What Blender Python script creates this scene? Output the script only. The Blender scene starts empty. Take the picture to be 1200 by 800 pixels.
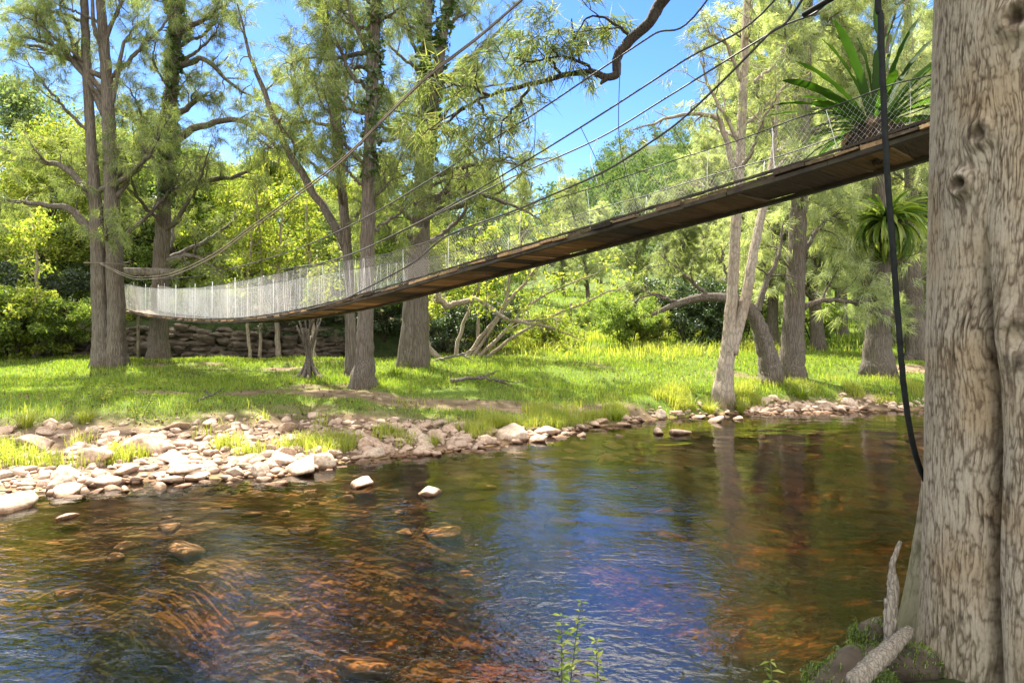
import bpy, math, random
import numpy as np
from mathutils import Vector

# ------------------------------------------------------------------ camera, sky, sun, exposure
SC = bpy.context.scene
COL = SC.collection
R = math.radians
EYE = 2.0                      # camera height above the water
F = 800.0                      # focal length in pixels of the 1200 px wide photograph
HOR = 375.0                    # row of the horizon

cam_d = bpy.data.cameras.new("camera"); cam = bpy.data.objects.new("camera", cam_d); COL.objects.link(cam)
cam_d.sensor_width = 36.0; cam_d.lens = 36.0 * F / 1200.0
cam.location = (0, 0, EYE); cam.rotation_euler = (R(90), 0, 0)
cam_d.shift_y = -(400 - HOR) / 1200.0
cam_d.clip_start = 0.05; cam_d.clip_end = 3000
SC.camera = cam

SUN_AZ, SUN_EL = R(-31), R(57)     # azimuth from +Y towards +X
world = bpy.data.worlds.new("World"); SC.world = world; world.use_nodes = True
nt = world.node_tree; bgn = nt.nodes["Background"]
sky = nt.nodes.new("ShaderNodeTexSky"); sky.sky_type = 'NISHITA'; sky.sun_disc = False
sky.sun_elevation = SUN_EL; sky.sun_rotation = SUN_AZ
sky.air_density = 1.0; sky.dust_density = 0.25; sky.ozone_density = 2.2
hsv = nt.nodes.new("ShaderNodeHueSaturation"); hsv.inputs['Saturation'].default_value = 1.34; hsv.inputs['Hue'].default_value = .515
nt.links.new(sky.outputs[0], hsv.inputs['Color'])
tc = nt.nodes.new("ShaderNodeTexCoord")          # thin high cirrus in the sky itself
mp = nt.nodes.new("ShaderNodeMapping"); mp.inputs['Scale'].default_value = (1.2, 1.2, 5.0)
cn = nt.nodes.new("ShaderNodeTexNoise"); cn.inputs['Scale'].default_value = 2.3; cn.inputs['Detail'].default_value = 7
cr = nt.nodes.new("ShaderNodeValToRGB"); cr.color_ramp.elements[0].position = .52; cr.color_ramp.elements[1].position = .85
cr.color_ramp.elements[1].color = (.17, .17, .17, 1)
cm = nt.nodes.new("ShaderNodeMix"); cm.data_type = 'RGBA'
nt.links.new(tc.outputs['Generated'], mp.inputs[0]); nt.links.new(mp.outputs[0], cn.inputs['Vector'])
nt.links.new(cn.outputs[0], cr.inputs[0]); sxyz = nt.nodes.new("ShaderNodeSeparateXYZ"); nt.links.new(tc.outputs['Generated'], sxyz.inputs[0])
up = nt.nodes.new("ShaderNodeMapRange"); up.interpolation_type = 'SMOOTHSTEP'; up.inputs[1].default_value = .42; up.inputs[2].default_value = .52; nt.links.new(sxyz.outputs[2], up.inputs[0])  # bright clouds added overhead and behind the camera, out of view, as fill light
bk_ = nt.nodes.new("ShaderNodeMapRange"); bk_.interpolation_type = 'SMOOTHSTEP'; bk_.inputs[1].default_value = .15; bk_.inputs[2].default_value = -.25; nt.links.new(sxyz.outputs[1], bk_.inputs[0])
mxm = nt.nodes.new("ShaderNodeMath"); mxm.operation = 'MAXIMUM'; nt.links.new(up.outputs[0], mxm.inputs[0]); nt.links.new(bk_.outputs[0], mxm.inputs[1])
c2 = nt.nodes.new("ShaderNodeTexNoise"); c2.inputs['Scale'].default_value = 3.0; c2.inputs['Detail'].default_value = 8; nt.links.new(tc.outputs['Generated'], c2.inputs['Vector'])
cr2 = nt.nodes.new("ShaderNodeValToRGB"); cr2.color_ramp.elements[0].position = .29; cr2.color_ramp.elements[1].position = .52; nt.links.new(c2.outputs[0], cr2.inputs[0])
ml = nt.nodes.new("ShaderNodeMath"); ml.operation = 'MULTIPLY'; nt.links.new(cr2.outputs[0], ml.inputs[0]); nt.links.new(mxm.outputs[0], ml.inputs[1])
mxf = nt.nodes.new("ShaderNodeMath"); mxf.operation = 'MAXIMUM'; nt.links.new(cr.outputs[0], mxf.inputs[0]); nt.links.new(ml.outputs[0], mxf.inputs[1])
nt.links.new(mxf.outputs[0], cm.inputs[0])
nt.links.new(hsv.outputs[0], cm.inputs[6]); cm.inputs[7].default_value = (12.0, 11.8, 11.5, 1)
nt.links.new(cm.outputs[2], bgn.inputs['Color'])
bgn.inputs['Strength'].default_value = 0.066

sd = bpy.data.lights.new("sun", 'SUN'); sun = bpy.data.objects.new("sun", sd); COL.objects.link(sun)
sd.energy = 5.0; sd.angle = R(0.53); sd.color = (1.0, 0.94, 0.82)
SUNV = Vector((math.sin(SUN_AZ) * math.cos(SUN_EL), math.cos(SUN_AZ) * math.cos(SUN_EL), math.sin(SUN_EL)))
sun.rotation_euler = SUNV.to_track_quat('Z', 'Y').to_euler()

SC.view_settings.view_transform = 'Standard'; SC.view_settings.look = 'None'
SC.view_settings.gamma = 1; SC.view_settings.use_curve_mapping = False
SC.view_settings.exposure = 2.2
SC.render.engine = 'CYCLES'
cy = SC.cycles
cy.max_bounces = 8; cy.diffuse_bounces = 4; cy.glossy_bounces = 3; cy.transmission_bounces = 4
cy.transparent_max_bounces = 12; cy.volume_bounces = 0
cy.caustics_reflective = False; cy.caustics_refractive = False
cy.sample_clamp_indirect = 6
cy.use_denoising = True
try: cy.denoiser = 'OPENIMAGEDENOISE'
except Exception: pass

rng = np.random.default_rng(7)
random.seed(7)

# ------------------------------------------------------------------ helpers
def W(x, y, d):
    """World point at photo column x, row y and distance d ahead."""
    return np.array([(x - 600) / F * d, d, EYE + (HOR - y) / F * d])

def tag(o, label=None, cat=None, group=None, kind=None):
    if label: o["label"] = label
    if cat: o["category"] = cat
    if group: o["group"] = group
    if kind: o["kind"] = kind
    return o

def empty(name, loc=(0, 0, 0)):
    o = bpy.data.objects.new(name, None); o.empty_display_size = .2
    o.location = tuple(float(c) for c in loc); COL.objects.link(o); return o

class MB:
    def __init__(s): s.v = []; s.t = []; s.q = []; s.n = 0
    def add(s, v, tris=None, quads=None):
        v = np.asarray(v, np.float32).reshape(-1, 3)
        if tris is not None and len(tris): s.t.append(np.asarray(tris, np.int32).reshape(-1, 3) + s.n)
        if quads is not None and len(quads): s.q.append(np.asarray(quads, np.int32).reshape(-1, 4) + s.n)
        s.v.append(v); s.n += len(v)
    def join(s, o):
        for a in o.t: s.t.append(a + s.n)
        for a in o.q: s.q.append(a + s.n)
        s.v += o.v; s.n += o.n
    def mesh(s, name, mat, smooth=True, origin=(0, 0, 0)):
        V = np.concatenate(s.v) - np.asarray(origin, np.float32)
        T = np.concatenate(s.t) if s.t else np.zeros((0, 3), np.int32)
        Q = np.concatenate(s.q) if s.q else np.zeros((0, 4), np.int32)
        me = bpy.data.meshes.new(name)
        me.vertices.add(len(V)); me.vertices.foreach_set("co", V.astype(np.float32).ravel())
        li = np.concatenate([T.ravel(), Q.ravel()]).astype(np.int32)
        me.loops.add(len(li)); me.loops.foreach_set("vertex_index", li)
        nT, nQ = len(T), len(Q)
        me.polygons.add(nT + nQ)
        st = np.concatenate([np.arange(nT) * 3, nT * 3 + np.arange(nQ) * 4]).astype(np.int32)
        me.polygons.foreach_set("loop_start", st)
        me.polygons.foreach_set("use_smooth", np.full(nT + nQ, smooth, dtype=bool))
        me.update(calc_edges=True); me.validate()
        if mat: me.materials.append(mat)
        return me
    def build(s, name, mat, parent=None, smooth=True, origin=None):
        if origin is None:
            origin = np.zeros(3); q = parent
            while q is not None: origin = origin + np.array(q.location); q = q.parent
        o = bpy.data.objects.new(name, s.mesh(name, mat, smooth, origin)); COL.objects.link(o)
        if parent is not None: o.parent = parent
        else: o.location = tuple(float(c) for c in origin)
        return o

def copy_tree(o, parent=None):
    c = o.copy(); COL.objects.link(c); c.parent = parent
    for ch in [x for x in bpy.data.objects if x.parent == o]: copy_tree(ch, c)
    return c

def unit(v):
    v = np.asarray(v, float); n = np.linalg.norm(v, axis=-1, keepdims=True)
    return v / np.maximum(n, 1e-9)

def smooth_path(pts, n):
    """Catmull-Rom through pts (k,d) resampled to n."""
    P = np.asarray(pts, float)
    if len(P) == 2: return P[0] + np.linspace(0, 1, n)[:, None] * (P[1] - P[0])
    E = np.vstack([2 * P[0] - P[1], P, 2 * P[-1] - P[-2]])
    k = len(P) - 1
    u = np.linspace(0, k - 1e-6, n); i = u.astype(int); t = (u - i)[:, None]
    p0, p1, p2, p3 = E[i], E[i + 1], E[i + 2], E[i + 3]
    return .5 * ((2 * p1) + (-p0 + p2) * t + (2 * p0 - 5 * p1 + 4 * p2 - p3) * t ** 2 + (-p0 + 3 * p1 - 3 * p2 + p3) * t ** 3)

def tube(mb, pts, rad, sides=6, rough=0.0, cap=True, flare=None):
    P = np.asarray(pts, float); n = len(P)
    rad = np.broadcast_to(np.asarray(rad, float), (n,))
    T = np.gradient(P, axis=0); T = unit(T)
    ref = np.array([1.0, 0, 0]) if abs(T[0, 0]) < .8 else np.array([0, 1.0, 0])
    N = np.zeros_like(P); u = ref - T[0] * (ref @ T[0]); u /= np.linalg.norm(u)
    for i in range(n):
        u = u - T[i] * (u @ T[i]); u /= max(np.linalg.norm(u), 1e-9); N[i] = u
    B = np.cross(T, N)
    a = np.linspace(0, 2 * np.pi, sides, endpoint=False)
    r = rad[:, None] * np.ones((1, sides))
    if rough > 0:
        r = r * (1 + rough * (rng.random((n, sides)) - .5))
    if flare is not None: r = r * flare(np.arange(n)[:, None] / (n - 1), a[None, :])
    V = P[:, None] + r[..., None] * (np.cos(a)[None, :, None] * N[:, None] + np.sin(a)[None, :, None] * B[:, None])
    V = V.reshape(-1, 3)
    i = np.arange(n - 1)[:, None]; j = np.arange(sides)[None, :]; j2 = (j + 1) % sides
    q = np.stack([i * sides + j, i * sides + j2, (i + 1) * sides + j2, (i + 1) * sides + j], -1).reshape(-1, 4)
    tr = []
    if cap:
        V = np.vstack([V, P[-1] + T[-1] * rad[-1] * .4, P[0]])
        e = n * sides; b = (n - 1) * sides
        tr = [[b + k, b + (k + 1) % sides, e] for k in range(sides)] + [[(k + 1) % sides, k, e + 1] for k in range(sides)]
    mb.add(V, tr, q)

def box(mb, c, sx, sy, sz, ax=None, ay=None, jitter=0.0):
    """box centred at c with half sizes along unit axes ax, ay, and their cross product"""
    ax = np.array([1., 0, 0]) if ax is None else np.asarray(ax, float)
    ay = np.array([0, 1., 0]) if ay is None else np.asarray(ay, float)
    az = np.cross(ax, ay)
    s = np.array([[x, y, z] for x in (-1, 1) for y in (-1, 1) for z in (-1, 1)], float)
    V = np.asarray(c) + s[:, :1] * sx * ax + s[:, 1:2] * sy * ay + s[:, 2:] * sz * az
    if jitter: V = V + rng.normal(0, jitter, V.shape)
    mb.add(V, None, [[0, 1, 3, 2], [4, 6, 7, 5], [0, 4, 5, 1], [2, 3, 7, 6], [0, 2, 6, 4], [1, 5, 7, 3]])

_h = np.random.default_rng(99).random((256, 256))
def vnoise(x, y):
    x = np.asarray(x, float); y = np.asarray(y, float)
    xi = np.floor(x).astype(int); yi = np.floor(y).astype(int); fx = x - xi; fy = y - yi
    fx = fx * fx * (3 - 2 * fx); fy = fy * fy * (3 - 2 * fy)
    g = lambda a, b: _h[a & 255, b & 255]
    return (g(xi, yi) * (1 - fx) * (1 - fy) + g(xi + 1, yi) * fx * (1 - fy) + g(xi, yi + 1) * (1 - fx) * fy + g(xi + 1, yi + 1) * fx * fy)
def fbm(x, y, o=4):
    s = 0; a = .5
    for k in range(o): s = s + a * (vnoise(x * 2 ** k + 17.3 * k, y * 2 ** k + 9.1 * k) - .5); a *= .5
    return s
def sstep(a, b, x):
    t = np.clip((np.asarray(x, float) - a) / (b - a), 0, 1); return t * t * (3 - 2 * t)

# ------------------------------------------------------------------ materials
def mat_new(name):
    m = bpy.data.materials.new(name); m.use_nodes = True
    t = m.node_tree
    for n in list(t.nodes): t.nodes.remove(n)
    out = t.nodes.new("ShaderNodeOutputMaterial")
    return m, t, out
def N(t, typ, **kw):
    n = t.nodes.new(typ)
    for k, v in kw.items():
        if k in n.inputs.keys() if isinstance(k, str) else False: n.inputs[k].default_value = v
        else: setattr(n, k, v)
    return n
def ramp(t, stops, interp='LINEAR'):
    n = t.nodes.new("ShaderNodeValToRGB"); r = n.color_ramp; r.interpolation = interp
    while len(r.elements) < len(stops): r.elements.new(.5)
    for e, (p, c) in zip(r.elements, stops): e.position = p; e.color = (*c, 1) if len(c) == 3 else c
    return n
def mixc(t, fac, a, b, mode='MIX'):
    n = t.nodes.new("ShaderNodeMix"); n.data_type = 'RGBA'; n.blend_type = mode
    for sock, v in ((n.inputs[0], fac), (n.inputs[6], a), (n.inputs[7], b)):
        if hasattr(v, 'links'): t.links.new(v, sock)
        elif isinstance(v, (int, float)): sock.default_value = v
        else: sock.default_value = (*v, 1)
    return n.outputs[2]

def leaf_mat(name, cols, trans=.45, gloss=.06, rough=.45):
    m, t, out = mat_new(name)
    g = t.nodes.new("ShaderNodeNewGeometry")
    rp = ramp(t, [(i / (len(cols) - 1), c) for i, c in enumerate(cols)])
    t.links.new(g.outputs['Random Per Island'], rp.inputs[0])
    oi = t.nodes.new("ShaderNodeObjectInfo")
    hs = t.nodes.new("ShaderNodeHueSaturation")
    mr = t.nodes.new("ShaderNodeMapRange"); mr.inputs[3].default_value = .8; mr.inputs[4].default_value = 1.2
    t.links.new(oi.outputs['Random'], mr.inputs[0]); t.links.new(mr.outputs[0], hs.inputs['Value'])
    t.links.new(rp.outputs[0], hs.inputs['Color'])
    d = t.nodes.new("ShaderNodeBsdfDiffuse"); tr = t.nodes.new("ShaderNodeBsdfTranslucent")
    t.links.new(hs.outputs[0], d.inputs[0])
    tc = mixc(t, 1.0, hs.outputs[0], (1.3, 1.35, .6), 'MULTIPLY'); t.links.new(tc, tr.inputs[0])
    mx = t.nodes.new("ShaderNodeMixShader"); mx.inputs[0].default_value = trans
    t.links.new(d.outputs[0], mx.inputs[1]); t.links.new(tr.outputs[0], mx.inputs[2])
    gl = t.nodes.new("ShaderNodeBsdfGlossy"); gl.inputs['Roughness'].default_value = rough
    m2 = t.nodes.new("ShaderNodeMixShader"); m2.inputs[0].default_value = gloss
    t.links.new(mx.outputs[0], m2.inputs[1]); t.links.new(gl.outputs[0], m2.inputs[2])
    t.links.new(m2.outputs[0], out.inputs[0])
    return m

def bark_mat(name, dark, light, patch, scale=(9, 9, 1.6), bump=.5, dist=.03, moss=0.0):
    m, t, out = mat_new(name)
    tc = t.nodes.new("ShaderNodeTexCoord"); mp = t.nodes.new("ShaderNodeMapping"); mp.inputs['Scale'].default_value = scale
    t.links.new(tc.outputs['Object'], mp.inputs[0])
    n0 = N(t, "ShaderNodeTexNoise"); n0.inputs['Scale'].default_value = 1.3; n0.inputs['Detail'].default_value = 3
    t.links.new(mp.outputs[0], n0.inputs['Vector'])
    add = t.nodes.new("ShaderNodeVectorMath"); add.operation = 'ADD'
    sc_ = t.nodes.new("ShaderNodeVectorMath"); sc_.operation = 'SCALE'; sc_.inputs[3].default_value = .7
    t.links.new(n0.outputs['Color'], sc_.inputs[0]); t.links.new(mp.outputs[0], add.inputs[0]); t.links.new(sc_.outputs[0], add.inputs[1])
    vo = N(t, "ShaderNodeTexVoronoi"); vo.feature = 'DISTANCE_TO_EDGE'; vo.inputs['Scale'].default_value = 1.6
    t.links.new(add.outputs[0], vo.inputs['Vector'])
    n1 = N(t, "ShaderNodeTexNoise"); n1.inputs['Scale'].default_value = 3.2; n1.inputs['Detail'].default_value = 8; n1.inputs['Roughness'].default_value = .65
    t.links.new(add.outputs[0], n1.inputs['Vector'])
    vr = ramp(t, [(0, (0, 0, 0)), (.22, (1, 1, 1))]); t.links.new(vo.outputs['Distance'], vr.inputs[0])
    h = mixc(t, .66, vr.outputs[0], n1.outputs[0])
    cr = ramp(t, [(.15, dark), (.55, light), (.85, tuple(min(1, c * 1.25) for c in light))]); t.links.new(h, cr.inputs[0])
    n2 = N(t, "ShaderNodeTexNoise"); n2.inputs['Scale'].default_value = 1.1; n2.inputs['Detail'].default_value = 4
    t.links.new(tc.outputs['Object'], n2.inputs['Vector'])
    pr = ramp(t, [(.45, (0, 0, 0)), (.7, (.8, .8, .8))]); t.links.new(n2.outputs[0], pr.inputs[0])
    pc = mixc(t, 1.0, cr.outputs[0], patch, 'MULTIPLY')
    c = mixc(t, pr.outputs[0], cr.outputs[0], pc)
    b = t.nodes.new("ShaderNodeBump"); b.inputs['Strength'].default_value = bump; b.inputs['Distance'].default_value = dist
    t.links.new(h, b.inputs['Height'])
    p = t.nodes.new("ShaderNodeBsdfPrincipled"); p.inputs['Roughness'].default_value = .85
    p.inputs['Specular IOR Level'].default_value = .2
    t.links.new(c, p.inputs['Base Color']); t.links.new(b.outputs[0], p.inputs['Normal'])
    t.links.new(p.outputs[0], out.inputs[0])
    return m

def plain_mat(name, cols, scale=12, rough=.7, bump=.2, metallic=0.0, stretch=(1, 1, 1), coords='Object', spec=.4, obj_rand=0.0, dist=.01, wet=False):
    m, t, out = mat_new(name)
    tc = t.nodes.new("ShaderNodeTexCoord"); mp = t.nodes.new("ShaderNodeMapping"); mp.inputs['Scale'].default_value = stretch
    t.links.new(tc.outputs[coords], mp.inputs[0])
    n = N(t, "ShaderNodeTexNoise"); n.inputs['Scale'].default_value = scale; n.inputs['Detail'].default_value = 7; n.inputs['Roughness'].default_value = .6
    t.links.new(mp.outputs[0], n.inputs['Vector'])
    rp = ramp(t, [(.3 + .4 * i / (len(cols) - 1), c) for i, c in enumerate(cols)]); t.links.new(n.outputs[0], rp.inputs[0])
    col = rp.outputs[0]
    if obj_rand:
        oi = t.nodes.new("ShaderNodeObjectInfo")
        r2 = ramp(t, [(0, (.5, .38, .30)), (.25, (1, .78, .62)), (.5, (1, .93, .82)), (.75, (.72, .64, .56)), (1, (.95, .66, .5))])
        t.links.new(oi.outputs['Random'], r2.inputs[0])
        col = mixc(t, obj_rand, col, r2.outputs[0], 'MULTIPLY')
    b = t.nodes.new("ShaderNodeBump"); b.inputs['Strength'].default_value = bump; b.inputs['Distance'].default_value = dist
    t.links.new(n.outputs[0], b.inputs['Height'])
    if wet:
        ge = t.nodes.new("ShaderNodeNewGeometry"); sz_ = t.nodes.new("ShaderNodeSeparateXYZ"); t.links.new(ge.outputs['Position'], sz_.inputs[0])
        wr = t.nodes.new("ShaderNodeMapRange"); wr.inputs[1].default_value = .055; wr.inputs[2].default_value = .02; t.links.new(sz_.outputs[2], wr.inputs[0])
        col = mixc(t, wr.outputs[0], col, mixc(t, 1.0, col, (.34, .26, .19), 'MULTIPLY'))
    p = t.nodes.new("ShaderNodeBsdfPrincipled"); p.inputs['Roughness'].default_value = rough; p.inputs['Metallic'].default_value = metallic
    p.inputs['Specular IOR Level'].default_value = spec
    t.links.new(col, p.inputs['Base Color']); t.links.new(b.outputs[0], p.inputs['Normal'])
    t.links.new(p.outputs[0], out.inputs[0])
    return m

M = {}
M['needle'] = leaf_mat('sheoak_needles', [(.07, .11, .038), (.145, .195, .07), (.23, .27, .10), (.33, .32, .13)], .5, .03)
M['needle_pale'] = leaf_mat('pale_sheoak_needles', [(.15, .20, .10), (.27, .33, .17), (.40, .43, .25), (.52, .50, .32)], .55, .03)  # pale grey-green needles, colour lightened further in place of background haze
M['leaf'] = leaf_mat('broad_leaves', [(.04, .085, .014), (.09, .15, .022), (.17, .225, .045), (.26, .29, .075)], .5, .02)
M['leaf_yellow'] = leaf_mat('yellow_green_leaves', [(.08, .13, .014), (.16, .22, .026), (.28, .31, .055), (.38, .36, .09)], .5, .02)
M['leaf_green'] = leaf_mat('grey_green_leaves', [(.045, .075, .03), (.09, .135, .05), (.15, .19, .08), (.22, .25, .11)], .5, .02)
M['leaf_dark'] = leaf_mat('dark_leaves', [(.018, .035, .010), (.035, .065, .016), (.06, .10, .022)], .35)
M['ivy'] = leaf_mat('ivy_leaves', [(.03, .06, .012), (.06, .11, .02), (.12, .15, .03)], .35)
M['far_leaf'] = leaf_mat('far_leaves', [(.05, .09, .035), (.085, .135, .05), (.14, .17, .07)], .35, 0.0)
M['grass'] = leaf_mat('grass_blades', [(.08, .14, .014), (.13, .21, .02), (.21, .28, .028), (.34, .34, .07)], .5, .03)
M['dry_grass'] = leaf_mat('tall_grass', [(.18, .23, .035), (.29, .32, .05), (.40, .37, .10)], .5, .03)
M['fern'] = leaf_mat('fern_fronds', [(.022, .055, .006), (.038, .09, .010), (.07, .13, .018)], .45, .015, .6)
M['moss'] = leaf_mat('moss_fibres', [(.05, .085, .01), (.09, .14, .015), (.14, .18, .02)], .3)
M['bark'] = bark_mat('sheoak_bark', (.032, .025, .019), (.155, .130, .104), (.72, .64, .54), (20, 20, 1.3), 1.0, .04)
M['bark_pale'] = bark_mat('pale_bark', (.12, .095, .072), (.28, .235, .18), (.8, .72, .6), (10, 10, 3), .4, .02)
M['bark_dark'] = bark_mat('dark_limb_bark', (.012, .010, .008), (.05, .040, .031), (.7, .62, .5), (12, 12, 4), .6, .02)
M['twig'] = plain_mat('twig_bark', [(.05, .036, .026), (.15, .115, .085)], 6, .9, .1)
M['wood_grey'] = plain_mat('weathered_wood', [(.06, .05, .04), (.17, .145, .115), (.26, .23, .19)], 9, .9, .6, stretch=(2, 2, 1))
M['old_wood'] = bark_mat('bleached_old_wood', (.04, .032, .024), (.22, .19, .15), (.7, .62, .5), (38, 38, 8), .8, .012)
M['plank'] = None
M['wire'] = plain_mat('galvanised_wire', [(.78, .77, .74), (.88, .87, .84)], 20, .6, 0.0, 0.0)
M['cable'] = plain_mat('dark_wire_rope', [(.02, .018, .016), (.05, .045, .04)], 60, .6, .3)
M['rope'] = plain_mat('weathered_rope', [(.07, .052, .035), (.17, .13, .09)], 60, .8, .4)
M['hose'] = plain_mat('black_rubber', [(.006, .007, .007), (.016, .017, .016)], 30, .75, .3, spec=.15)
M['rock'] = plain_mat('river_stone', [(.22, .165, .125), (.40, .32, .25), (.56, .47, .38)], 5, .8, .35, obj_rand=.6, spec=.25, dist=.02, wet=True)
M['wall_stone'] = plain_mat('wall_stone', [(.03, .024, .018), (.085, .065, .047), (.15, .12, .088)], 3, .9, .4, dist=.03)

# ------------------------------------------------------------------ terrain
_wx = np.array([-200, -60, -25, -14, -9, -5.9, -4.3, -2.9, -2.3, -1.0, 0, 1.6, 3.2, 4.8, 7.2, 9.5, 14, 25, 60, 250.])
_wy = np.array([-30, -8, 2.0, 5.2, 6.9, 7.9, 8.45, 8.75, 9.6, 10.3, 11.0, 12.8, 13.9, 14.6, 15.0, 15.2, 15.4, 15, 6, -30.])
def shore(X):
    return np.interp(X, _wx, _wy) + .35 * fbm(np.asarray(X) * .9 + 3.1, np.zeros_like(np.asarray(X, float)) + .5, 3)
def near_shore(X):
    return 2.7 + .8 * sstep(1.0, 1.7, X) + .25 * fbm(np.asarray(X) * 1.3, np.zeros_like(np.asarray(X, float)) + 7.7, 3) - .02 * np.abs(X)
def ground_z(X, Y):
    X = np.asarray(X, float); Y = np.asarray(Y, float)
    s = Y - shore(X)
    left = 1 - sstep(.5, 3.5, X)
    beach = .30 * np.clip(s, 0, 3) / 3 + .25 * sstep(2.4, 5.2, s)
    steep = .36 * sstep(-.1, 1.0, s) + .19 * sstep(.8, 4.5, s)
    far = beach * left + steep * (1 - left)
    far = far + .25 * sstep(14, 20, Y)
    lf = 1 - sstep(-5, 1, X)
    far = far + lf * (1.15 * sstep(22.2, 22.9, Y) + .9 * sstep(23, 40, Y))
    far = far + (1 - lf) * (.55 * sstep(20, 31, Y) + 2.6 * sstep(30, 55, Y))
    hill = sstep(-35, 25, X - .1 * Y)
    far = far + sstep(55, 120, Y) * (4 + 16 * hill) + sstep(110, 240, Y) * (3 + 34 * hill)
    far = far + (.17 * fbm(X * .8, Y * .8, 4) + .25 * fbm(X * .13, Y * .13, 2)) * sstep(.3, 3, s)
    bed = -(.03 + .065 * np.clip(-s, 0, 4) + .75 * sstep(2.6, 6.0, -s)) + .24 * fbm(X * .55, Y * .8, 3) * sstep(0, 1.5, -s)
    z = np.where(s > 0, far, bed)
    sn = near_shore(X) - Y                              # >0 on the near bank
    bank = .30 * sstep(-.05, .5, sn) + .12 * sstep(1.1, 1.8, X) * sstep(-.1, .5, sn)
    nb = np.where(sn > -.9, -.33 + (bank + .33) * sstep(-.9, .2, sn), -9)
    return np.maximum(z, np.where(Y < 5.5, nb, -9)) if np.ndim(z) else max(float(z), float(nb) if Y < 5.5 else -9)
def gauss_(x, w): return np.exp(-(x / w) ** 2)
def grassiness(X, Y):
    """0 bare, 1 dense grass"""
    s = Y - shore(X)
    left = 1 - sstep(.8, 3.0, X)
    e0 = np.interp(X, [-7, -3.5, -1.5, .5], [2.7, 2.5, 1.2, .2]); g = left * sstep(e0, e0 + 1.7, s + .9 * fbm(X * .7, Y * .9, 3)) + (1 - left) * sstep(-.15, .35, s + .6 * fbm(X * .9, Y * .9, 2) - .5 * gauss_(X - 6.4, 1.2))
    bare = sstep(.10, .20, fbm(X * .35 + 5.2, Y * .62 + 1.7, 3) - .02)
    g = g * (1 - .95 * bare * (1 - sstep(19, 22, Y)))
    path = np.exp(-((Y - (13.6 + .25 * np.sin(X * .9))) / .55) ** 2) * sstep(-6.5, -3, X) * (1 - sstep(2.2, 4.0, X))
    g = g * (1 - .9 * sstep(.25, .7, path + .35 * fbm(X * 1.6, Y * 1.6, 3)))
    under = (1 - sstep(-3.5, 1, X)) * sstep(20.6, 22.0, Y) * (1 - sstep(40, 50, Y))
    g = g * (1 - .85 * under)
    return np.where(s > 0, g, 0)

def axis(fine0, fine1, step, lo, hi, grow=1.11):
    a = list(np.arange(fine0, fine1 + 1e-6, step)); d = step
    while a[-1] < hi: d *= grow; a.append(a[-1] + d)
    d = step; b = [a[0]]
    while b[-1] > lo: d *= grow; b.append(b[-1] - d)
    return np.array(b[:0:-1] + a)
gx = axis(-14, 15, .13, -260, 320); gy = axis(1.5, 24, .13, -30, 420)
GX, GY = np.meshgrid(gx, gy); GZ = ground_z(GX, GY)
mb = MB(); nx, ny = len(gx), len(gy)
i = np.arange(ny - 1)[:, None]; j = np.arange(nx - 1)[None]
mb.add(np.stack([GX, GY, GZ], -1), None, np.stack([i * nx + j, i * nx + j + 1, (i + 1) * nx + j + 1, (i + 1) * nx + j], -1).reshape(-1, 4))

m, t, out = mat_new('riverbank_ground')
at = t.nodes.new("ShaderNodeAttribute"); at.attribute_name = 'cover'
sp = t.nodes.new("ShaderNodeSeparateColor"); t.links.new(at.outputs['Color'], sp.inputs[0])
geo = t.nodes.new("ShaderNodeNewGeometry")
n1 = N(t, "ShaderNodeTexNoise"); n1.inputs['Scale'].default_value = 3; n1.inputs['Detail'].default_value = 9; n1.inputs['Roughness'].default_value = .65
t.links.new(geo.outputs['Position'], n1.inputs['Vector'])
n2 = N(t, "ShaderNodeTexNoise"); n2.inputs['Scale'].default_value = 45; n2.inputs['Detail'].default_value = 4
t.links.new(geo.outputs['Position'], n2.inputs['Vector'])
dirt = ramp(t, [(.3, (.07, .046, .03)), (.5, (.15, .10, .065)), (.7, (.27, .20, .14))]); t.links.new(n1.outputs[0], dirt.inputs[0])
turf = ramp(t, [(.3, (.045, .075, .014)), (.55, (.085, .125, .02)), (.75, (.14, .15, .035))]); t.links.new(n2.outputs[0], turf.inputs[0])
c = mixc(t, sp.outputs[0], dirt.outputs[0], turf.outputs[0])
# cobbles on the river bed: rust-stained stones
vw = N(t, "ShaderNodeTexVoronoi"); vw.inputs['Scale'].default_value = 4.6; vw.inputs['Randomness'].default_value = 1
mpv = t.nodes.new("ShaderNodeMapping"); mpv.inputs['Scale'].default_value = (.62, 1.0, 1); t.links.new(geo.outputs['Position'], mpv.inputs[0])
dn = t.nodes.new("ShaderNodeVectorMath"); dn.operation = 'MULTIPLY_ADD'; dn.inputs[1].default_value = (.3, .3, .3)
t.links.new(n1.outputs['Color'], dn.inputs[0]); t.links.new(mpv.outputs[0], dn.inputs[2]); t.links.new(dn.outputs[0], vw.inputs['Vector'])
bedc = ramp(t, [(0, (.20, .12, .06)), (.35, (.36, .21, .10)), (.6, (.27, .20, .11)), (.8, (.52, .37, .22)), (1, (.42, .20, .085))])
sepv = t.nodes.new("ShaderNodeSeparateColor"); t.links.new(vw.outputs['Color'], sepv.inputs[0]); t.links.new(sepv.outputs[0], bedc.inputs[0])
edge = ramp(t, [(0, (1, 1, 1)), (.42, (.92, .9, .88)), (.62, (.55, .5, .45))]); t.links.new(vw.outputs['Distance'], edge.inputs[0])
bc = mixc(t, 1.0, bedc.outputs[0], edge.outputs[0], 'MULTIPLY')
nbig = N(t, "ShaderNodeTexNoise"); nbig.inputs['Scale'].default_value = .55; nbig.inputs['Detail'].default_value = 3
t.links.new(geo.outputs['Position'], nbig.inputs['Vector'])
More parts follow.
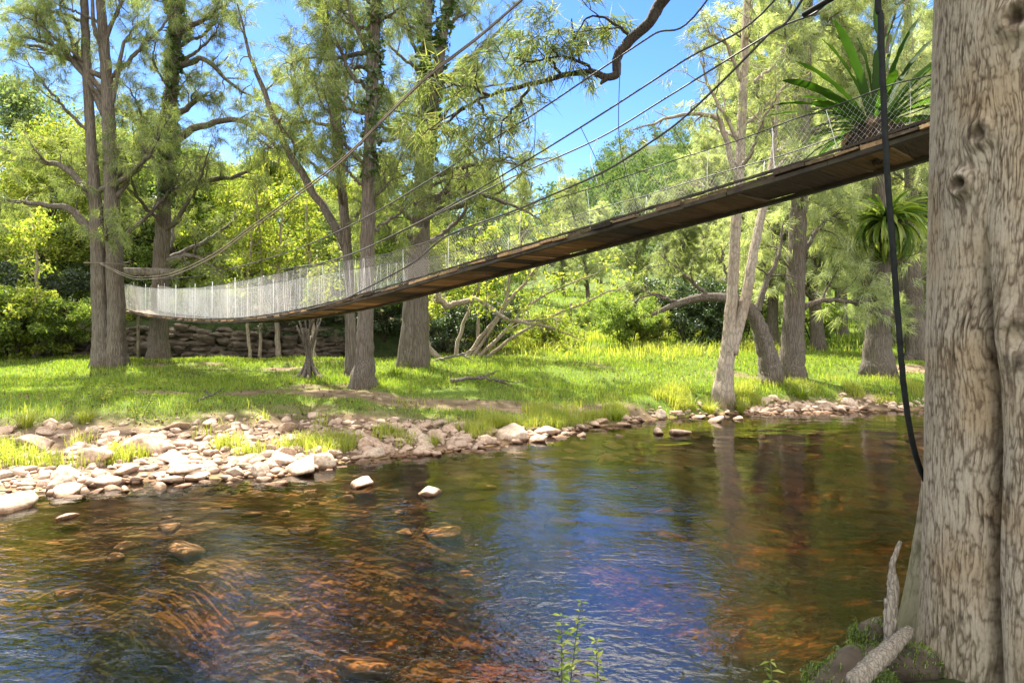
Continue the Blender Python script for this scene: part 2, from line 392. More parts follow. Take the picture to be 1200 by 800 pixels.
algae = ramp(t, [(.42, (0, 0, 0)), (.6, (1, 1, 1))]); t.links.new(nbig.outputs[0], algae.inputs[0])
bc2 = mixc(t, 1.0, bc, (.34, .36, .16), 'MULTIPLY')
bc = mixc(t, algae.outputs[0], bc, bc2)
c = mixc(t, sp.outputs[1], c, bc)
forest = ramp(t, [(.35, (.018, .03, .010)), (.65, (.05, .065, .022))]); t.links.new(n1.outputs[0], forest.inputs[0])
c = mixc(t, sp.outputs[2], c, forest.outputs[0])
bp = t.nodes.new("ShaderNodeBump"); bp.inputs['Strength'].default_value = .6; bp.inputs['Distance'].default_value = .04
t.links.new(n1.outputs[0], bp.inputs['Height'])
p = t.nodes.new("ShaderNodeBsdfPrincipled"); p.inputs['Roughness'].default_value = .95; p.inputs['Specular IOR Level'].default_value = .1
t.links.new(c, p.inputs['Base Color']); t.links.new(bp.outputs[0], p.inputs['Normal']); t.links.new(p.outputs[0], out.inputs[0])
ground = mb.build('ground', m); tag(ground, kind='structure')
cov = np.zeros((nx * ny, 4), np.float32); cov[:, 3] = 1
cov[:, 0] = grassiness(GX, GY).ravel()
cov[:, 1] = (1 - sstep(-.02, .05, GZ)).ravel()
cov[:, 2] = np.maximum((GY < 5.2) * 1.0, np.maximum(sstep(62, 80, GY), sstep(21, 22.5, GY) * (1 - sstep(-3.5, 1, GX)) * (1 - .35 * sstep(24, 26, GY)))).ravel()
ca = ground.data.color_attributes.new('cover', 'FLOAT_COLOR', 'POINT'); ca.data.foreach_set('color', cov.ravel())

# ------------------------------------------------------------------ water: a closed body of tea-coloured water
m, t, out = mat_new('river_water')
geo = t.nodes.new("ShaderNodeNewGeometry")
mp1 = t.nodes.new("ShaderNodeMapping"); mp1.inputs['Scale'].default_value = (1.0, 1.5, 1); mp1.inputs['Rotation'].default_value = (0, 0, R(18))
t.links.new(geo.outputs['Position'], mp1.inputs[0])
w0 = N(t, "ShaderNodeTexNoise"); w0.inputs['Scale'].default_value = 1.1; w0.inputs['Detail'].default_value = 2
w1 = N(t, "ShaderNodeTexNoise"); w1.inputs['Scale'].default_value = 7.5; w1.inputs['Detail'].default_value = 3; w1.inputs['Distortion'].default_value = .5
w2 = N(t, "ShaderNodeTexNoise"); w2.inputs['Scale'].default_value = 21; w2.inputs['Detail'].default_value = 2
for w in (w0, w1, w2): t.links.new(mp1.outputs[0], w.inputs['Vector'])
def mth(op, a, b):
    n = t.nodes.new("ShaderNodeMath"); n.operation = op
    for k, v in enumerate((a, b)):
        if hasattr(v, 'links'): t.links.new(v, n.inputs[k])
        else: n.inputs[k].default_value = v
    return n.outputs[0]
calm = ramp(t, [(.35, (.25, .25, .25)), (.62, (1, 1, 1))])          # wind lanes: calmer and rougher water
wl = N(t, "ShaderNodeTexNoise"); wl.inputs['Scale'].default_value = .45; wl.inputs['Detail'].default_value = 2
t.links.new(mp1.outputs[0], wl.inputs['Vector']); t.links.new(wl.outputs[0], calm.inputs[0])
sx = t.nodes.new("ShaderNodeSeparateXYZ"); t.links.new(geo.outputs['Position'], sx.inputs[0])
mr = t.nodes.new("ShaderNodeMapRange"); mr.inputs[1].default_value = 5; mr.inputs[2].default_value = 11; mr.inputs[3].default_value = .6; mr.inputs[4].default_value = .10
t.links.new(sx.outputs[1], mr.inputs[0])                              # the riffle near the close bank is rougher than the pool
hh = mth('ADD', mth('MULTIPLY', w0.outputs[0], .016), mth('MULTIPLY', mth('ADD', mth('MULTIPLY', w1.outputs[0], .017), mth('MULTIPLY', w2.outputs[0], .0045)), mth('MULTIPLY', calm.outputs[0], mr.outputs[0])))
b = t.nodes.new("ShaderNodeBump"); b.inputs['Strength'].default_value = 1.0; b.inputs['Distance'].default_value = 1.15
t.links.new(hh, b.inputs['Height'])
fr = t.nodes.new("ShaderNodeFresnel"); fr.inputs['IOR'].default_value = 1.9; t.links.new(b.outputs[0], fr.inputs['Normal'])
trn = t.nodes.new("ShaderNodeBsdfTransparent"); trn.inputs[0].default_value = (.97, .95, .9, 1)
gls = t.nodes.new("ShaderNodeBsdfGlossy"); gls.inputs['Roughness'].default_value = .045; t.links.new(b.outputs[0], gls.inputs['Normal'])
mx = t.nodes.new("ShaderNodeMixShader"); t.links.new(fr.outputs[0], mx.inputs[0]); t.links.new(trn.outputs[0], mx.inputs[1]); t.links.new(gls.outputs[0], mx.inputs[2])
t.links.new(mx.outputs[0], out.inputs['Surface'])
va = t.nodes.new("ShaderNodeVolumeAbsorption"); va.inputs['Color'].default_value = (.70, .51, .17, 1); va.inputs['Density'].default_value = .98
t.links.new(va.outputs[0], out.inputs['Volume'])
mb = MB(); box(mb, (0, 7.0, -1.0), 45, 10.5, 1.0)
water = mb.build('water', m, smooth=False); tag(water, kind='structure')

# ------------------------------------------------------------------ foliage generators
def needle_tufts(mb, C, D, n, L, width, spread=1.0, droop=.35):
    """n needles at each centre C (k,3) leaving along direction D (k,3)"""
    C = np.repeat(np.asarray(C, float), n, 0); D = np.repeat(np.asarray(D, float), n, 0)
    k = len(C)
    d = unit(D + spread * rng.normal(0, .62, (k, 3)) + np.array([0, 0, -droop]))
    ln = L * rng.uniform(.5, 1.15, (k, 1))
    base = C + rng.normal(0, L * .16, (k, 3))
    s = unit(np.cross(d, rng.normal(0, 1, (k, 3)))) * width * .5
    V = np.stack([base - s, base + s, base + d * ln + np.array([0, 0, -.12]) * ln], 1).reshape(-1, 3)
    mb.add(V, np.arange(3 * k).reshape(-1, 3))

def leaf_cloud(mb, C, rad, n, size, flat=.75, shell=.5):
    """n leaves spread round each centre C within radius rad (k,)"""
    C = np.asarray(C, float); k0 = len(C); rad = np.broadcast_to(np.asarray(rad, float), (k0,))
    C = np.repeat(C, n, 0); r = np.repeat(rad, n)[:, None]; k = len(C)
    dirs = unit(rng.normal(0, 1, (k, 3))) * np.array([1, 1, flat])
    pos = C + dirs * r * (rng.random((k, 1)) ** (1 - shell) )
    nrm = unit(dirs * .5 + rng.normal(0, .7, (k, 3)) + np.array([0, 0, .4]))
    a = unit(np.cross(nrm, rng.normal(0, 1, (k, 3)))); b = np.cross(nrm, a)
    s = size * rng.uniform(.55, 1.25, (k, 1))
    V = np.stack([pos - a * s, pos - b * s * .42 + nrm * s * .1, pos + a * s, pos + b * s * .42 + nrm * s * .1], 1).reshape(-1, 3)
    mb.add(V, None, np.arange(4 * k).reshape(-1, 4))

def wander(p0, d0, L, n, curl=.25, up=0.0):
    P = [np.asarray(p0, float)]; d = unit(np.asarray(d0, float)); st = L / n
    for i in range(n):
        d = unit(d + rng.normal(0, curl, 3) * .5 + np.array([0, 0, up / n * 2]))
        P.append(P[-1] + d * st)
    return np.array(P)

def limb_with_twigs(wood, tw, path, r0, r1=.012, subs=6, twigs=4, sublen=1.0, twiglen=.6, start=.3, sides=6, fol=None):
    """a limb along path; adds branchlets to wood and twig anchor points/directions to fol"""
    n = max(8, len(path) * 4)
    P = smooth_path(path, n)
    P[1:-1] += rng.normal(0, .012, (n - 2, 3)) * (1 + r0 * 6)
    rad = r1 + (r0 - r1) * (1 - np.linspace(0, 1, n)) ** .8
    tube(wood, P, rad, sides, .12)
    T = unit(np.gradient(P, axis=0))
    for k in range(subs):
        u = start + (1 - start) * (k + rng.random()) / subs
        i = min(n - 1, int(u * n)); t = T[i]
        side = unit(np.cross(t, rng.normal(0, 1, 3)))
        d = unit(t * .55 + side * .9 + np.array([0, 0, .2]))
        L = sublen * rng.uniform(.5, 1.2) * (1.15 - .5 * u)
        rs = max(.006, min(rad[i] * .55, .03 * L + .006))
        Q = wander(P[i], d, L, 6, .45, .15)
        tube(tw, Q, np.linspace(rs, .004, len(Q)), 4, 0, False)
        for q in range(twigs):
            v = .25 + .75 * (q + rng.random()) / twigs
            ii = min(len(Q) - 1, int(v * len(Q)))
            dd = unit(Q[ii] - Q[max(0, ii - 1)] + rng.normal(0, .55, 3))
            Z = wander(Q[ii], dd, twiglen * rng.uniform(.5, 1.2), 4, .45, -.15)
            tube(tw, Z, np.linspace(.006, .0025, len(Z)), 3, 0, False)
            if fol is not None:
                for f in (2, 3, 4): fol[0].append(Z[f]); fol[1].append(unit(Z[f] - Z[f - 1]))
    if fol is not None: fol[0].append(P[-1]); fol[1].append(T[-1])

def px_path(spec, d):
    """[(x, y) or (x, y, distance offset)] at base distance d -> points"""
    return np.array([W(s[0], s[1], d + (s[2] if len(s) > 2 else 0)) for s in spec])

def make_tree(name, label, d, trunks, limbs=(), auto=(6, 18, 1.0, 4.0), seed=1, needles=9, nl=.24, nw=.012, fmat='needle', bmat='bark',
              subs=6, twigs=4, ivy=(), flare=.38, group=None, cat='tree', zlow=3.2, extra=None, dens=.78):
    """trunks: [(pixel path, pixel widths)], limbs: [(pixel path, pixel width at the start)],
    auto = (count, highest z, min length, max length) of further limbs round the trunks"""
    global rng
    keep = rng; rng = np.random.default_rng(seed)
    paths = []
    for spec, wid in trunks:
        P = px_path(spec, d)
        k = max(24, len(P) * 8); S = smooth_path(P, k)
        dd = S[:, 1]
        r = np.interp(np.linspace(0, len(P) - 1, k), np.arange(len(P)), np.array(wid) / 2) * d / F * .86
        paths.append((S, r))
    base = paths[0][0][0].copy(); base[2] = float(ground_z(base[0], base[1])) - .02
    root = empty(name, base); tag(root, label, cat, group)
    wood, tw, fol = MB(), MB(), ([], [])
    for q, (S, r) in enumerate(paths):
        S = S.copy()
        if abs(S[0, 2] - base[2]) < 1.0: S[0, 2] = base[2] - .15
        ph = rng.random() * 6
        S[2:-1, :2] += rng.normal(0, .05, (len(S) - 3, 2)) * r[2:-1, None]
        hz = S[:, 2] - S[0, 2]
        rr = r * (1 + flare * np.exp(-hz / .5))
        def fl(u, a, ph=ph, hz=hz):
            e = np.exp(-hz[:, None] / .55)
            return 1 + e * (.17 * np.cos(5 * a + ph) + .10 * np.cos(3 * a + 2 * ph)) + .07 * np.cos(3 * a + ph + 3 * u) + .05 * np.cos(7 * a - ph)
        tube(wood, S, rr, 22, .025, True, fl)
    for spec, w0 in limbs:
        P = px_path(spec, d)
        limb_with_twigs(wood, tw, P, w0 / 2 * d / F, .014, subs + 2, twigs, 1.0, .55, .28, 7, fol)
    cnt, ztop, lmin, lmax = auto
    for k in range(cnt):
        S, r = paths[k % len(paths)]
        zt = min(ztop, S[-1, 2])
        z = zlow + (zt - zlow) * ((k + rng.random()) / cnt)
        i = int(np.clip(np.searchsorted(S[:, 2], z), 1, len(S) - 1))
        az = rng.random() * 2 * np.pi; el = rng.uniform(.05, .8)
        L = (lmin + (lmax - lmin) * rng.random()) * (1.1 - .6 * (z - zlow) / max(.1, zt - zlow))
        Q = wander(S[i], (math.cos(az) * math.cos(el), math.sin(az) * math.cos(el), math.sin(el)), L, 6, .28, .25)
        limb_with_twigs(wood, tw, Q, min(r[i] * .5, .02 + .016 * L), .009, subs, twigs, .9, .5, .42, 6, fol)
    wood.join(tw); trunk = wood.build('trunk', M[bmat], root)
    fm = MB()
    C, D = np.array(fol[0]), np.array(fol[1])
    if dens < 1: kp = rng.random(len(C)) < dens; C, D = C[kp], D[kp]
    needle_tufts(fm, C, D, needles, nl, nw)
    fm.build('crown', M[fmat], root, False)
    for (q, z0, z1, n, sz) in ivy:
        S, r = paths[q]; im = MB()
        z = rng.uniform(z0, z1, n); i = np.clip(np.searchsorted(S[:, 2], z), 1, len(S) - 1)
        a = rng.random(n) * 6.283
        keepm = vnoise(z * 1.6 + q * 7, a * 1.2) > .34
        C = S[i] + np.stack([np.cos(a), np.sin(a), 0 * a], -1) * (r[i] * 1.12 + .03)[:, None]; C[:, 2] = z
        leaf_cloud(im, C[keepm], .10, 3, sz, 1, .3)
        im.build('ivy', M['ivy'], root, False)
    if extra: extra(root)
    rng = keep
    return root

def make_broad(name, H, Rr, seed, fmat='leaf', n_clump=90, n_leaf=130, leaf=.10, low=.12, bmat='bark_dark', trunk_r=.14, stems=1, clump=(.45, .95)):
    """a broad-leaved tree or tall bush of height H and radius Rr standing at the origin"""
    global rng
    keep = rng; rng = np.random.default_rng(seed)
    root = empty(name); wood = MB(); ends = []
    for s in range(stems):
        a = rng.random() * 6.28; lean = .06 if stems == 1 else .3
        P = wander((.2 * math.cos(a) * (stems > 1), .2 * math.sin(a) * (stems > 1), -.1), (lean * math.cos(a), lean * math.sin(a), 1), H * .82, 9, .14, .1)
        rad = np.linspace(trunk_r / stems ** .5, .02, len(P))
        S = smooth_path(P, 26); tube(wood, S, np.interp(np.linspace(0, 1, 26), np.linspace(0, 1, len(P)), rad), 8, .08)
        for k in range(n_clump // stems):
            u = low + (1 - low) * rng.random() ** .85
            i = int(np.clip(u * 25, 1, 25))
            prof = math.sin(math.pi * min(.96, .18 + .8 * u)) ** .7
            L = Rr * prof * rng.uniform(.35, 1.1)
            az = rng.random() * 6.283
            Q = wander(S[i], (math.cos(az), math.sin(az), rng.uniform(.0, .7)), L, 5, .3, .2)
            if k % 2 == 0: tube(wood, Q, np.linspace(min(.045, rad[0] * .4), .006, len(Q)), 4, 0, False)
            ends.append(Q[-1]); 
            if rng.random() < .35: ends.append(Q[3] + rng.normal(0, .2, 3))
    E = np.array(ends); f = MB()
    leaf_cloud(f, E, rng.uniform(clump[0], clump[1], len(E)) * (Rr / 2.4), n_leaf * (n_clump) // max(1, len(E)), leaf, .6, .45)
    wood.build('trunk', M[bmat], root); f.build('crown', M[fmat], root, False)
    rng = keep
    return root

def place(proto, used, X, Y, rz, sc, label, group=None, cat=None, dz=0, sz=None):
    o = proto if not used else copy_tree(proto)
    o.location = (X, Y, float(ground_z(X, Y)) + dz); o.rotation_euler = (0, 0, rz); o.scale = (sc, sc, sz or sc)
    tag(o, label, cat or proto.get('category') or 'tree', group)
    return o

# ------------------------------------------------------------------ the trees on the far bank
make_tree('river_oak', 'tall twin-trunked river oak with a rope tied round it at the far bridge end', 18.0,
    [([(121, 432), (119, 380), (116, 310), (113, 250), (106, 150), (101, 60), (97, -60), (94, -200), (92, -330)], [22.1, 19.7, 18.0, 16.4, 12.3, 10.7, 8.2, 5.7, 2.5]),
     ([(137, 432), (136, 380), (134, 310), (131, 250), (128, 160), (123, 70), (116, -20), (110, -160), (106, -300)], [24.6, 22.1, 21.3, 19.7, 17.2, 13.9, 10.7, 6.6, 2.5])],
    [([(110, 272), (80, 245), (35, 238), (-20, 228, -1)], 11), ([(108, 225), (70, 195), (35, 186), (-15, 165)], 9), ([(126, 140), (92, 78), (62, 52, -.5), (20, 42, -1)], 10),
     ([(123, 110), (88, 60), (66, -10)], 8), ([(129, 130), (145, 55), (160, 30)], 6), ([(133, 235), (160, 200), (180, 172)], 7), ([(120, 90), (60, 60), (5, 48)], 7),
     ([(118, 60), (140, 10), (165, -30)], 6)],
    (24, 13.5, 1.2, 4.6), 11, needles=27, subs=7, twigs=4, nw=.0105, nl=.24)
make_tree('river_oak', 'ivy-clad river oak with its trunk behind the left part of the netting', 20.0,
    [([(186, 426), (188, 370), (190, 300), (193, 230), (198, 150), (203, 80), (208, 0), (212, -120), (215, -280)], [25.2, 22.2, 20.0, 18.5, 17.0, 15.5, 13.3, 9.6, 3.7])],
    [([(200, 226), (240, 212), (278, 207), (306, 190)], 9), ([(200, 166), (240, 146), (285, 143), (322, 168), (328, 196)], 10), ([(206, 80), (240, 70), (270, 98), (306, 118)], 8),
     ([(207, 135), (228, 120), (246, 107)], 9), ([(210, 38), (240, 22), (268, 0)], 8), ([(206, 40), (195, 8), (180, -20)], 7), ([(190, 180), (165, 150), (150, 120)], 6),
     ([(198, 305, -1), (225, 300, -2), (262, 322, -2.5)], 7)],
    (20, 13, 1.2, 4.2), 12, needles=27, subs=7, twigs=4, nw=.0105, nl=.24, ivy=[(0, 5.5, 11.5, 900, .10)])
make_tree('river_oak', 'slim river oak with a long limb leaning up to the left', 16.4,
    [([(411, 440), (410, 370), (406, 285), (399, 205), (392, 105), (382, 25), (373, -60), (364, -230)], [14.4, 13.6, 12.8, 11.9, 11.0, 9.3, 6.8, 2.5])],
    [([(406, 292), (372, 232), (336, 172), (310, 112), (292, 60), (278, 5)], 11), ([(336, 172), (318, 172), (300, 160)], 4), ([(398, 205), (375, 180), (350, 120), (345, 70)], 5)],
    (14, 11, 1.0, 3.6), 13, needles=27, subs=7, twigs=4, nw=.0105, nl=.24, ivy=[(0, 6.0, 9.5, 380, .08)])
make_tree('river_oak', 'straight river oak with a root flare at the edge of the grass, below mid netting', 14.6,
    [([(425, 457), (427, 400), (429, 330), (431, 250), (434, 150), (438, 60), (442, -30), (445, -180), (448, -330)], [25.8, 21.5, 19.8, 18.1, 16.3, 15.5, 12.9, 8.6, 3.4])],
    [([(434, 105), (410, 85), (398, 55), (385, 48)], 6), ([(438, 40), (452, 20), (475, 12)], 6), ([(436, 70), (415, 30), (402, -10)], 6), ([(432, 235), (455, 215), (470, 180)], 4)],
    (15, 11, 1.0, 3.4), 14, needles=27, subs=7, twigs=4, nw=.0105, nl=.24, ivy=[(0, 5.0, 9.0, 480, .08)], flare=.8)
make_tree('river_oak', 'dense twin-trunked river oak right of mid netting with ivy above the fork', 18.0,
    [([(478, 434), (482, 360), (487, 290), (492, 230), (496, 150), (499, 50), (502, -90), (504, -260)], [25, 22, 21, 19, 18, 15, 10, 4]),
     ([(491, 434), (492, 360), (493, 300), (499, 210), (508, 120), (518, 50), (531, -50), (542, -200)], [25, 23, 22, 17, 14, 12, 9, 3])],
    [([(497, 240), (540, 212), (575, 190), (620, 196)], 8), ([(497, 247), (545, 226), (600, 240), (640, 262)], 7), ([(490, 262), (462, 242), (424, 226)], 8),
     ([(499, 130), (542, 106), (600, 98)], 6), ([(495, 180), (460, 150), (440, 120)], 6), ([(505, 110), (560, 60), (600, 20)], 6)],
    (34, 13.5, 1.1, 4.2), 15, needles=28, nw=.011, nl=.25, subs=6, twigs=4, ivy=[(0, 5.2, 11.5, 700, .10), (1, 6.2, 11.0, 500, .10)])
make_tree('forked_tree', 'pale grey forked young tree leaning at the water edge', 15.0,
    [([(847, 461), (853, 412), (858, 350), (862, 272), (867, 190), (871, 100), (875, 0), (880, -130)], [24, 19, 15, 14, 13, 11, 9, 3]),
     ([(855, 414), (873, 355), (884, 292), (895, 240), (906, 180), (912, 110)], [15, 14, 12, 10, 7, 3])],
    [([(865, 216), (842, 142), (800, 136), (742, 152)], 8), ([(869, 150), (900, 120), (930, 90)], 5), ([(868, 170), (835, 110), (820, 70)], 5), ([(871, 100), (850, 50), (822, 40)], 5),
     ([(862, 240), (842, 225), (810, 215)], 4)],
    (9, 9.5, .7, 2.2), 16, needles=14, subs=4, twigs=4, nw=.014, bmat='bark_pale', flare=.35, zlow=4.8, dens=.6)
make_tree('leaning_tree', 'bent tree with an arching limb, leaning behind the pale forked tree', 16.3,
    [([(905, 441), (898, 410), (885, 372), (868, 354), (832, 348), (796, 355), (764, 369)], [26, 23, 18, 14, 11, 9, 4])],
    [([(885, 372), (898, 330), (912, 300), (918, 260)], 8), ([(832, 348), (800, 320), (775, 300)], 5), ([(796, 355), (770, 345), (745, 350)], 4), ([(868, 354), (850, 320), (845, 290)], 5)],
    (0, 5, .5, 1), 17, needles=7, subs=4, twigs=3, dens=.7)
make_tree('river_oak', 'broad dark river oak with a drooping limb reaching right', 17.0,
    [([(926, 442), (929, 390), (932, 330), (936, 260), (940, 180), (945, 60), (950, -60), (955, -200)], [32, 27, 24, 21, 18, 14, 10, 4])],
    [([(940, 362), (965, 352), (1002, 356), (1048, 384)], 8), ([(1000, 355), (1012, 345), (1022, 325)], 5), ([(930, 320), (905, 290), (880, 285)], 5), ([(940, 300), (965, 260), (985, 250)], 6)],
    (26, 11, .9, 3.2), 18, needles=30, nw=.0125, nl=.27, subs=7, twigs=4, fmat='needle_pale', zlow=4.4)
make_tree('river_oak', 'flared river oak standing below the bridge end with a clump of epiphytes', 17.5,
    [([(1028, 433), (1029, 380), (1031, 320), (1032, 250), (1033, 180), (1034, 80), (1036, -40), (1038, -180)], [36, 28, 25, 22, 19, 16, 12, 5])],
    [([(1023, 342), (1008, 305), (988, 278), (975, 262)], 6), ([(1034, 330), (1055, 300), (1075, 290)], 6), ([(1034, 120), (1000, 80), (960, 70)], 6)],
    (24, 11, .9, 3.2), 19, needles=30, nw=.0125, nl=.27, subs=7, twigs=4, fmat='needle_pale', zlow=5.6)
make_tree('river_oak', 'shaggy far river oak close to the left edge of the big trunk', 21.0,
    [([(1073, 424), (1072, 370), (1070, 300), (1068, 200), (1065, 60), (1060, -100)], [26, 21, 19, 16, 12, 4])],
    [([(1072, 380), (1050, 372), (1030, 376)], 6), ([(1072, 330), (1092, 320), (1110, 330)], 6)],
    (20, 10, .9, 3.0), 20, needles=30, nw=.0125, nl=.27, subs=7, twigs=4, fmat='needle_pale', zlow=3.8)

# ------------------------------------------------------------------ the big trunk beside the camera
BX, BY, BR = 2.475, 3.2, .46
phi0 = math.atan2(-BY, -BX)                                # facing the camera
na, nz = 900, 800
al = np.concatenate([np.linspace(-R(125), R(20), 780), np.linspace(R(21), R(234), 120)])        # angle from the facing direction; negative = left silhouette
zz = np.concatenate([np.linspace(-.5, 4.9, nz - 60), np.linspace(4.92, 7.4, 60)])
A, Z = np.meshgrid(al, zz)
def gauss(x, w): return np.exp(-(x / w) ** 2)
r = BR * (1 + .02 * np.sin(Z * 1.3 + A) + .03 * np.cos(3 * A + .4 * Z))
r = r * (1 - .018 * (Z - 2) * (Z < 6))
gdep = .12 * (1 - sstep(1.9, 2.55, Z)) + .02 * (1 - sstep(2.5, 3.0, Z))
ga = R(-21) + .05 * np.sin(Z * 2.1) + .03 * np.sin(Z * 5)
r = r - gdep * (.5 * gauss(A - ga, .13) + .5 * gauss(A - ga, .035))
r = r + .03 * gauss(A - R(-55), .35) * (1 - sstep(1.5, 2.6, Z)) + .05 * gauss(A - R(4), .33) * (1 - sstep(1.8, 2.6, Z))
low = np.clip(1.45 - Z, 0, 2)
r = r - .07 * gauss(A - R(-84), .08) * sstep(0, .5, low) + .10 * low ** 1.3 * gauss(A - R(-100), .26) + .025 * low ** 2
for (ka, kz, kr, kd) in ((R(-36), 2.61, .05, .036), (R(-27), 2.82, .055, .022), (R(-10), 3.28, .07, .035), (R(-8), 1.93, .10, .02)):      # knots
    dd = np.sqrt(((A - ka) * BR) ** 2 + ((Z - kz) * .9) ** 2) / kr
    r = r + kd * (np.exp(-(dd - .75) ** 2 * 5) - 1.1 * np.exp(-dd ** 2 * 7) + .35 * np.exp(-dd ** 2 / 3))
# fissured bark: ridges that wander up the trunk and part round the knots
U = A * BR; V_ = Z.copy()
wx = .035 * fbm(U * 5, V_ * 1.9, 3) + .012 * fbm(U * 30, V_ * 14, 2)
for (ka, kz, kr) in ((R(-36), 2.61, .14), (R(-27), 2.82, .12), (R(-10), 3.28, .14), (R(-8), 1.93, .2)):
    du = U - ka * BR; dv = V_ - kz; q = du ** 2 + dv ** 2
    wx = wx - du * np.exp(-q / kr ** 2) * .55
def ridged(fx, fz, o): return 1 - np.abs(2 * vnoise((U + wx) * fx + o, V_ * fz + o * 3) - 1)
fade = vnoise(U * 9 + 3, V_ * 5); fade2 = vnoise(U * 16 + 31, V_ * 8)
bk = .50 * ridged(74, 11, 1.3) ** 4 * (.35 + .9 * fade) + .44 * ridged(125, 22, 5.1) ** 3 * (.3 + 1.0 * fade2) + .26 * ridged(170, 22, 8.3) ** 2 * fade + .22 * vnoise((U + wx) * 230, V_ * 110)
r = r - .0055 * (bk - .3) * (1 + .5 * vnoise(U * 4, V_ * 3))
lean = .02 * (Z - 2)
PX = BX + lean * .3 + r * np.cos(phi0 + A); PY = BY + r * np.sin(phi0 + A)
mb = MB(); i = np.arange(nz - 1)[:, None]; j = np.arange(na)[None]; j2 = (j + 1) % na
mb.add(np.stack([PX, PY, Z], -1), None, np.stack([i * na + j, i * na + j2, (i + 1) * na + j2, (i + 1) * na + j], -1).reshape(-1, 4))
m, t, out = mat_new('big_trunk_bark')
at = t.nodes.new("ShaderNodeAttribute"); at.attribute_name = 'ridge'
tc = t.nodes.new("ShaderNodeTexCoord")
n1 = N(t, "ShaderNodeTexNoise"); n1.inputs['Scale'].default_value = 2.2; n1.inputs['Detail'].default_value = 5; t.links.new(tc.outputs['Object'], n1.inputs['Vector'])
mpb = t.nodes.new("ShaderNodeMapping"); mpb.inputs['Scale'].default_value = (60, 60, 16); t.links.new(tc.outputs['Object'], mpb.inputs[0])
n2 = N(t, "ShaderNodeTexNoise"); n2.inputs['Scale'].default_value = 1; n2.inputs['Detail'].default_value = 8; n2.inputs['Roughness'].default_value = .7; t.links.new(mpb.outputs[0], n2.inputs['Vector'])
sp = t.nodes.new("ShaderNodeSeparateColor"); t.links.new(at.outputs['Color'], sp.inputs[0])
cr = ramp(t, [(0.1, (.345, .295, .225)), (.36, (.26, .22, .165)), (.52, (.14, .11, .078)), (.8, (.035, .026, .018))]); 
mixh = mixc(t, .42, sp.outputs[0], n2.outputs[0]); t.links.new(mixh, cr.inputs[0])
br = ramp(t, [(.48, (0, 0, 0)), (.66, (.75, .75, .75))]); t.links.new(n1.outputs[0], br.inputs[0])
c = mixc(t, br.outputs[0], cr.outputs[0], mixc(t, 1.0, cr.outputs[0], (.86, .74, .58), 'MULTIPLY'))
c = mixc(t, sp.outputs[1], c, (.05, .035, .025))                         # dark dead heart of the knots
c = mixc(t, sp.outputs[2], c, mixc(t, n2.outputs[0], (.05, .055, .025), (.16, .15, .08)))   # darker and greener towards the foot, most on its left lobe
b = t.nodes.new("ShaderNodeBump"); b.inputs['Strength'].default_value = .7; b.inputs['Distance'].default_value = .008; t.links.new(n2.outputs[0], b.inputs['Height'])
p = t.nodes.new("ShaderNodeBsdfPrincipled"); p.inputs['Roughness'].default_value = .9; p.inputs['Specular IOR Level'].default_value = .15
t.links.new(c, p.inputs['Base Color']); t.links.new(b.outputs[0], p.inputs['Normal']); t.links.new(p.outputs[0], out.inputs[0])
M['big_bark'] = m
big = empty('big_tree', (BX, BY, float(ground_z(BX, BY)))); tag(big, 'huge fissured grey-brown trunk with knots filling the right edge', 'tree')
trunk = mb.build('trunk', m, big)
cv = np.zeros((na * nz, 4), np.float32); cv[:, 0] = np.clip(bk * 1.0 - .02, 0, 1).ravel()
kn = np.zeros_like(A)
for (ka, kz, kr) in ((R(-36), 2.61, .026), (R(-27), 2.82, .018), (R(-10), 3.28, .032)): kn = np.maximum(kn, np.exp(-(((A - ka) * BR) ** 2 + (Z - kz) ** 2) / kr ** 2))
cv[:, 1] = (kn * .9).ravel(); cv[:, 2] = (np.clip(.75 * sstep(0, 1.0, low) * gauss(A - R(-100), .42) + .3 * sstep(.4, 1.4, low), 0, .85)).ravel(); cv[:, 3] = 1
ca = trunk.data.color_attributes.new('ridge', 'FLOAT_COLOR', 'POINT'); ca.data.foreach_set('color', cv.ravel())
# limbs: the crooked one that hangs across the sky and the crown overhead
keep = rng; rng = np.random.default_rng(5)
wood, tw, fol = MB(), MB(), ([], [])
hang = [(BX, BY, 6.2), (2.5, 4.6, 6.5), (2.2, 6.2, 6.2)] + [tuple(W(x, y, d)) for x, y, d in ((782, -8, 7.2), (762, 24, 7.3), (736, 50, 7.4), (724, 66, 7.4), (722, 84, 7.4), (712, 91, 7.4), (690, 84, 7.5), (650, 92, 7.7), (608, 102, 7.9), (575, 112, 8.1), (540, 128, 8.3), (505, 150, 8.6))]
hw = [.10, .09, .08, .066, .060, .056, .052, .048, .040, .034, .030, .026, .021, .015, .008]
S = smooth_path(hang, 70); S += rng.normal(0, .006, S.shape)
tube(wood, S, np.interp(np.linspace(0, 1, 70), np.linspace(0, 1, 15), hw), 10, .14)
tube(wood, smooth_path([W(712, 91, 7.4), W(706, 96, 7.4), W(704, 99, 7.4)], 6), np.linspace(.035, .012, 6), 7, .1)
for spec in ([(700, 84, 7.5), (670, 70, 7.5), (640, 68, 7.5), (600, 78, 7.5)], [(620, 100, 7.8), (605, 125, 7.8), (588, 145, 7.7), (585, 185, 7.7)], [(560, 118, 8.1), (570, 140, 8.1), (560, 160, 8)],
             [(740, 48, 7.4), (715, 25, 7.4), (690, 22, 7.5), (668, 50, 7.5)], [(575, 112, 8.1), (540, 100, 8.2), (505, 105, 8.2)], [(545, 127, 8.3), (520, 145, 8.4), (490, 160, 8.5)], [(660, 90, 7.7), (640, 60, 7.8), (645, 30, 7.9)]):
    limb_with_twigs(wood, tw, [W(*q) for q in spec], .02, .005, 5, 3, .42, .3, .15, 6, fol)
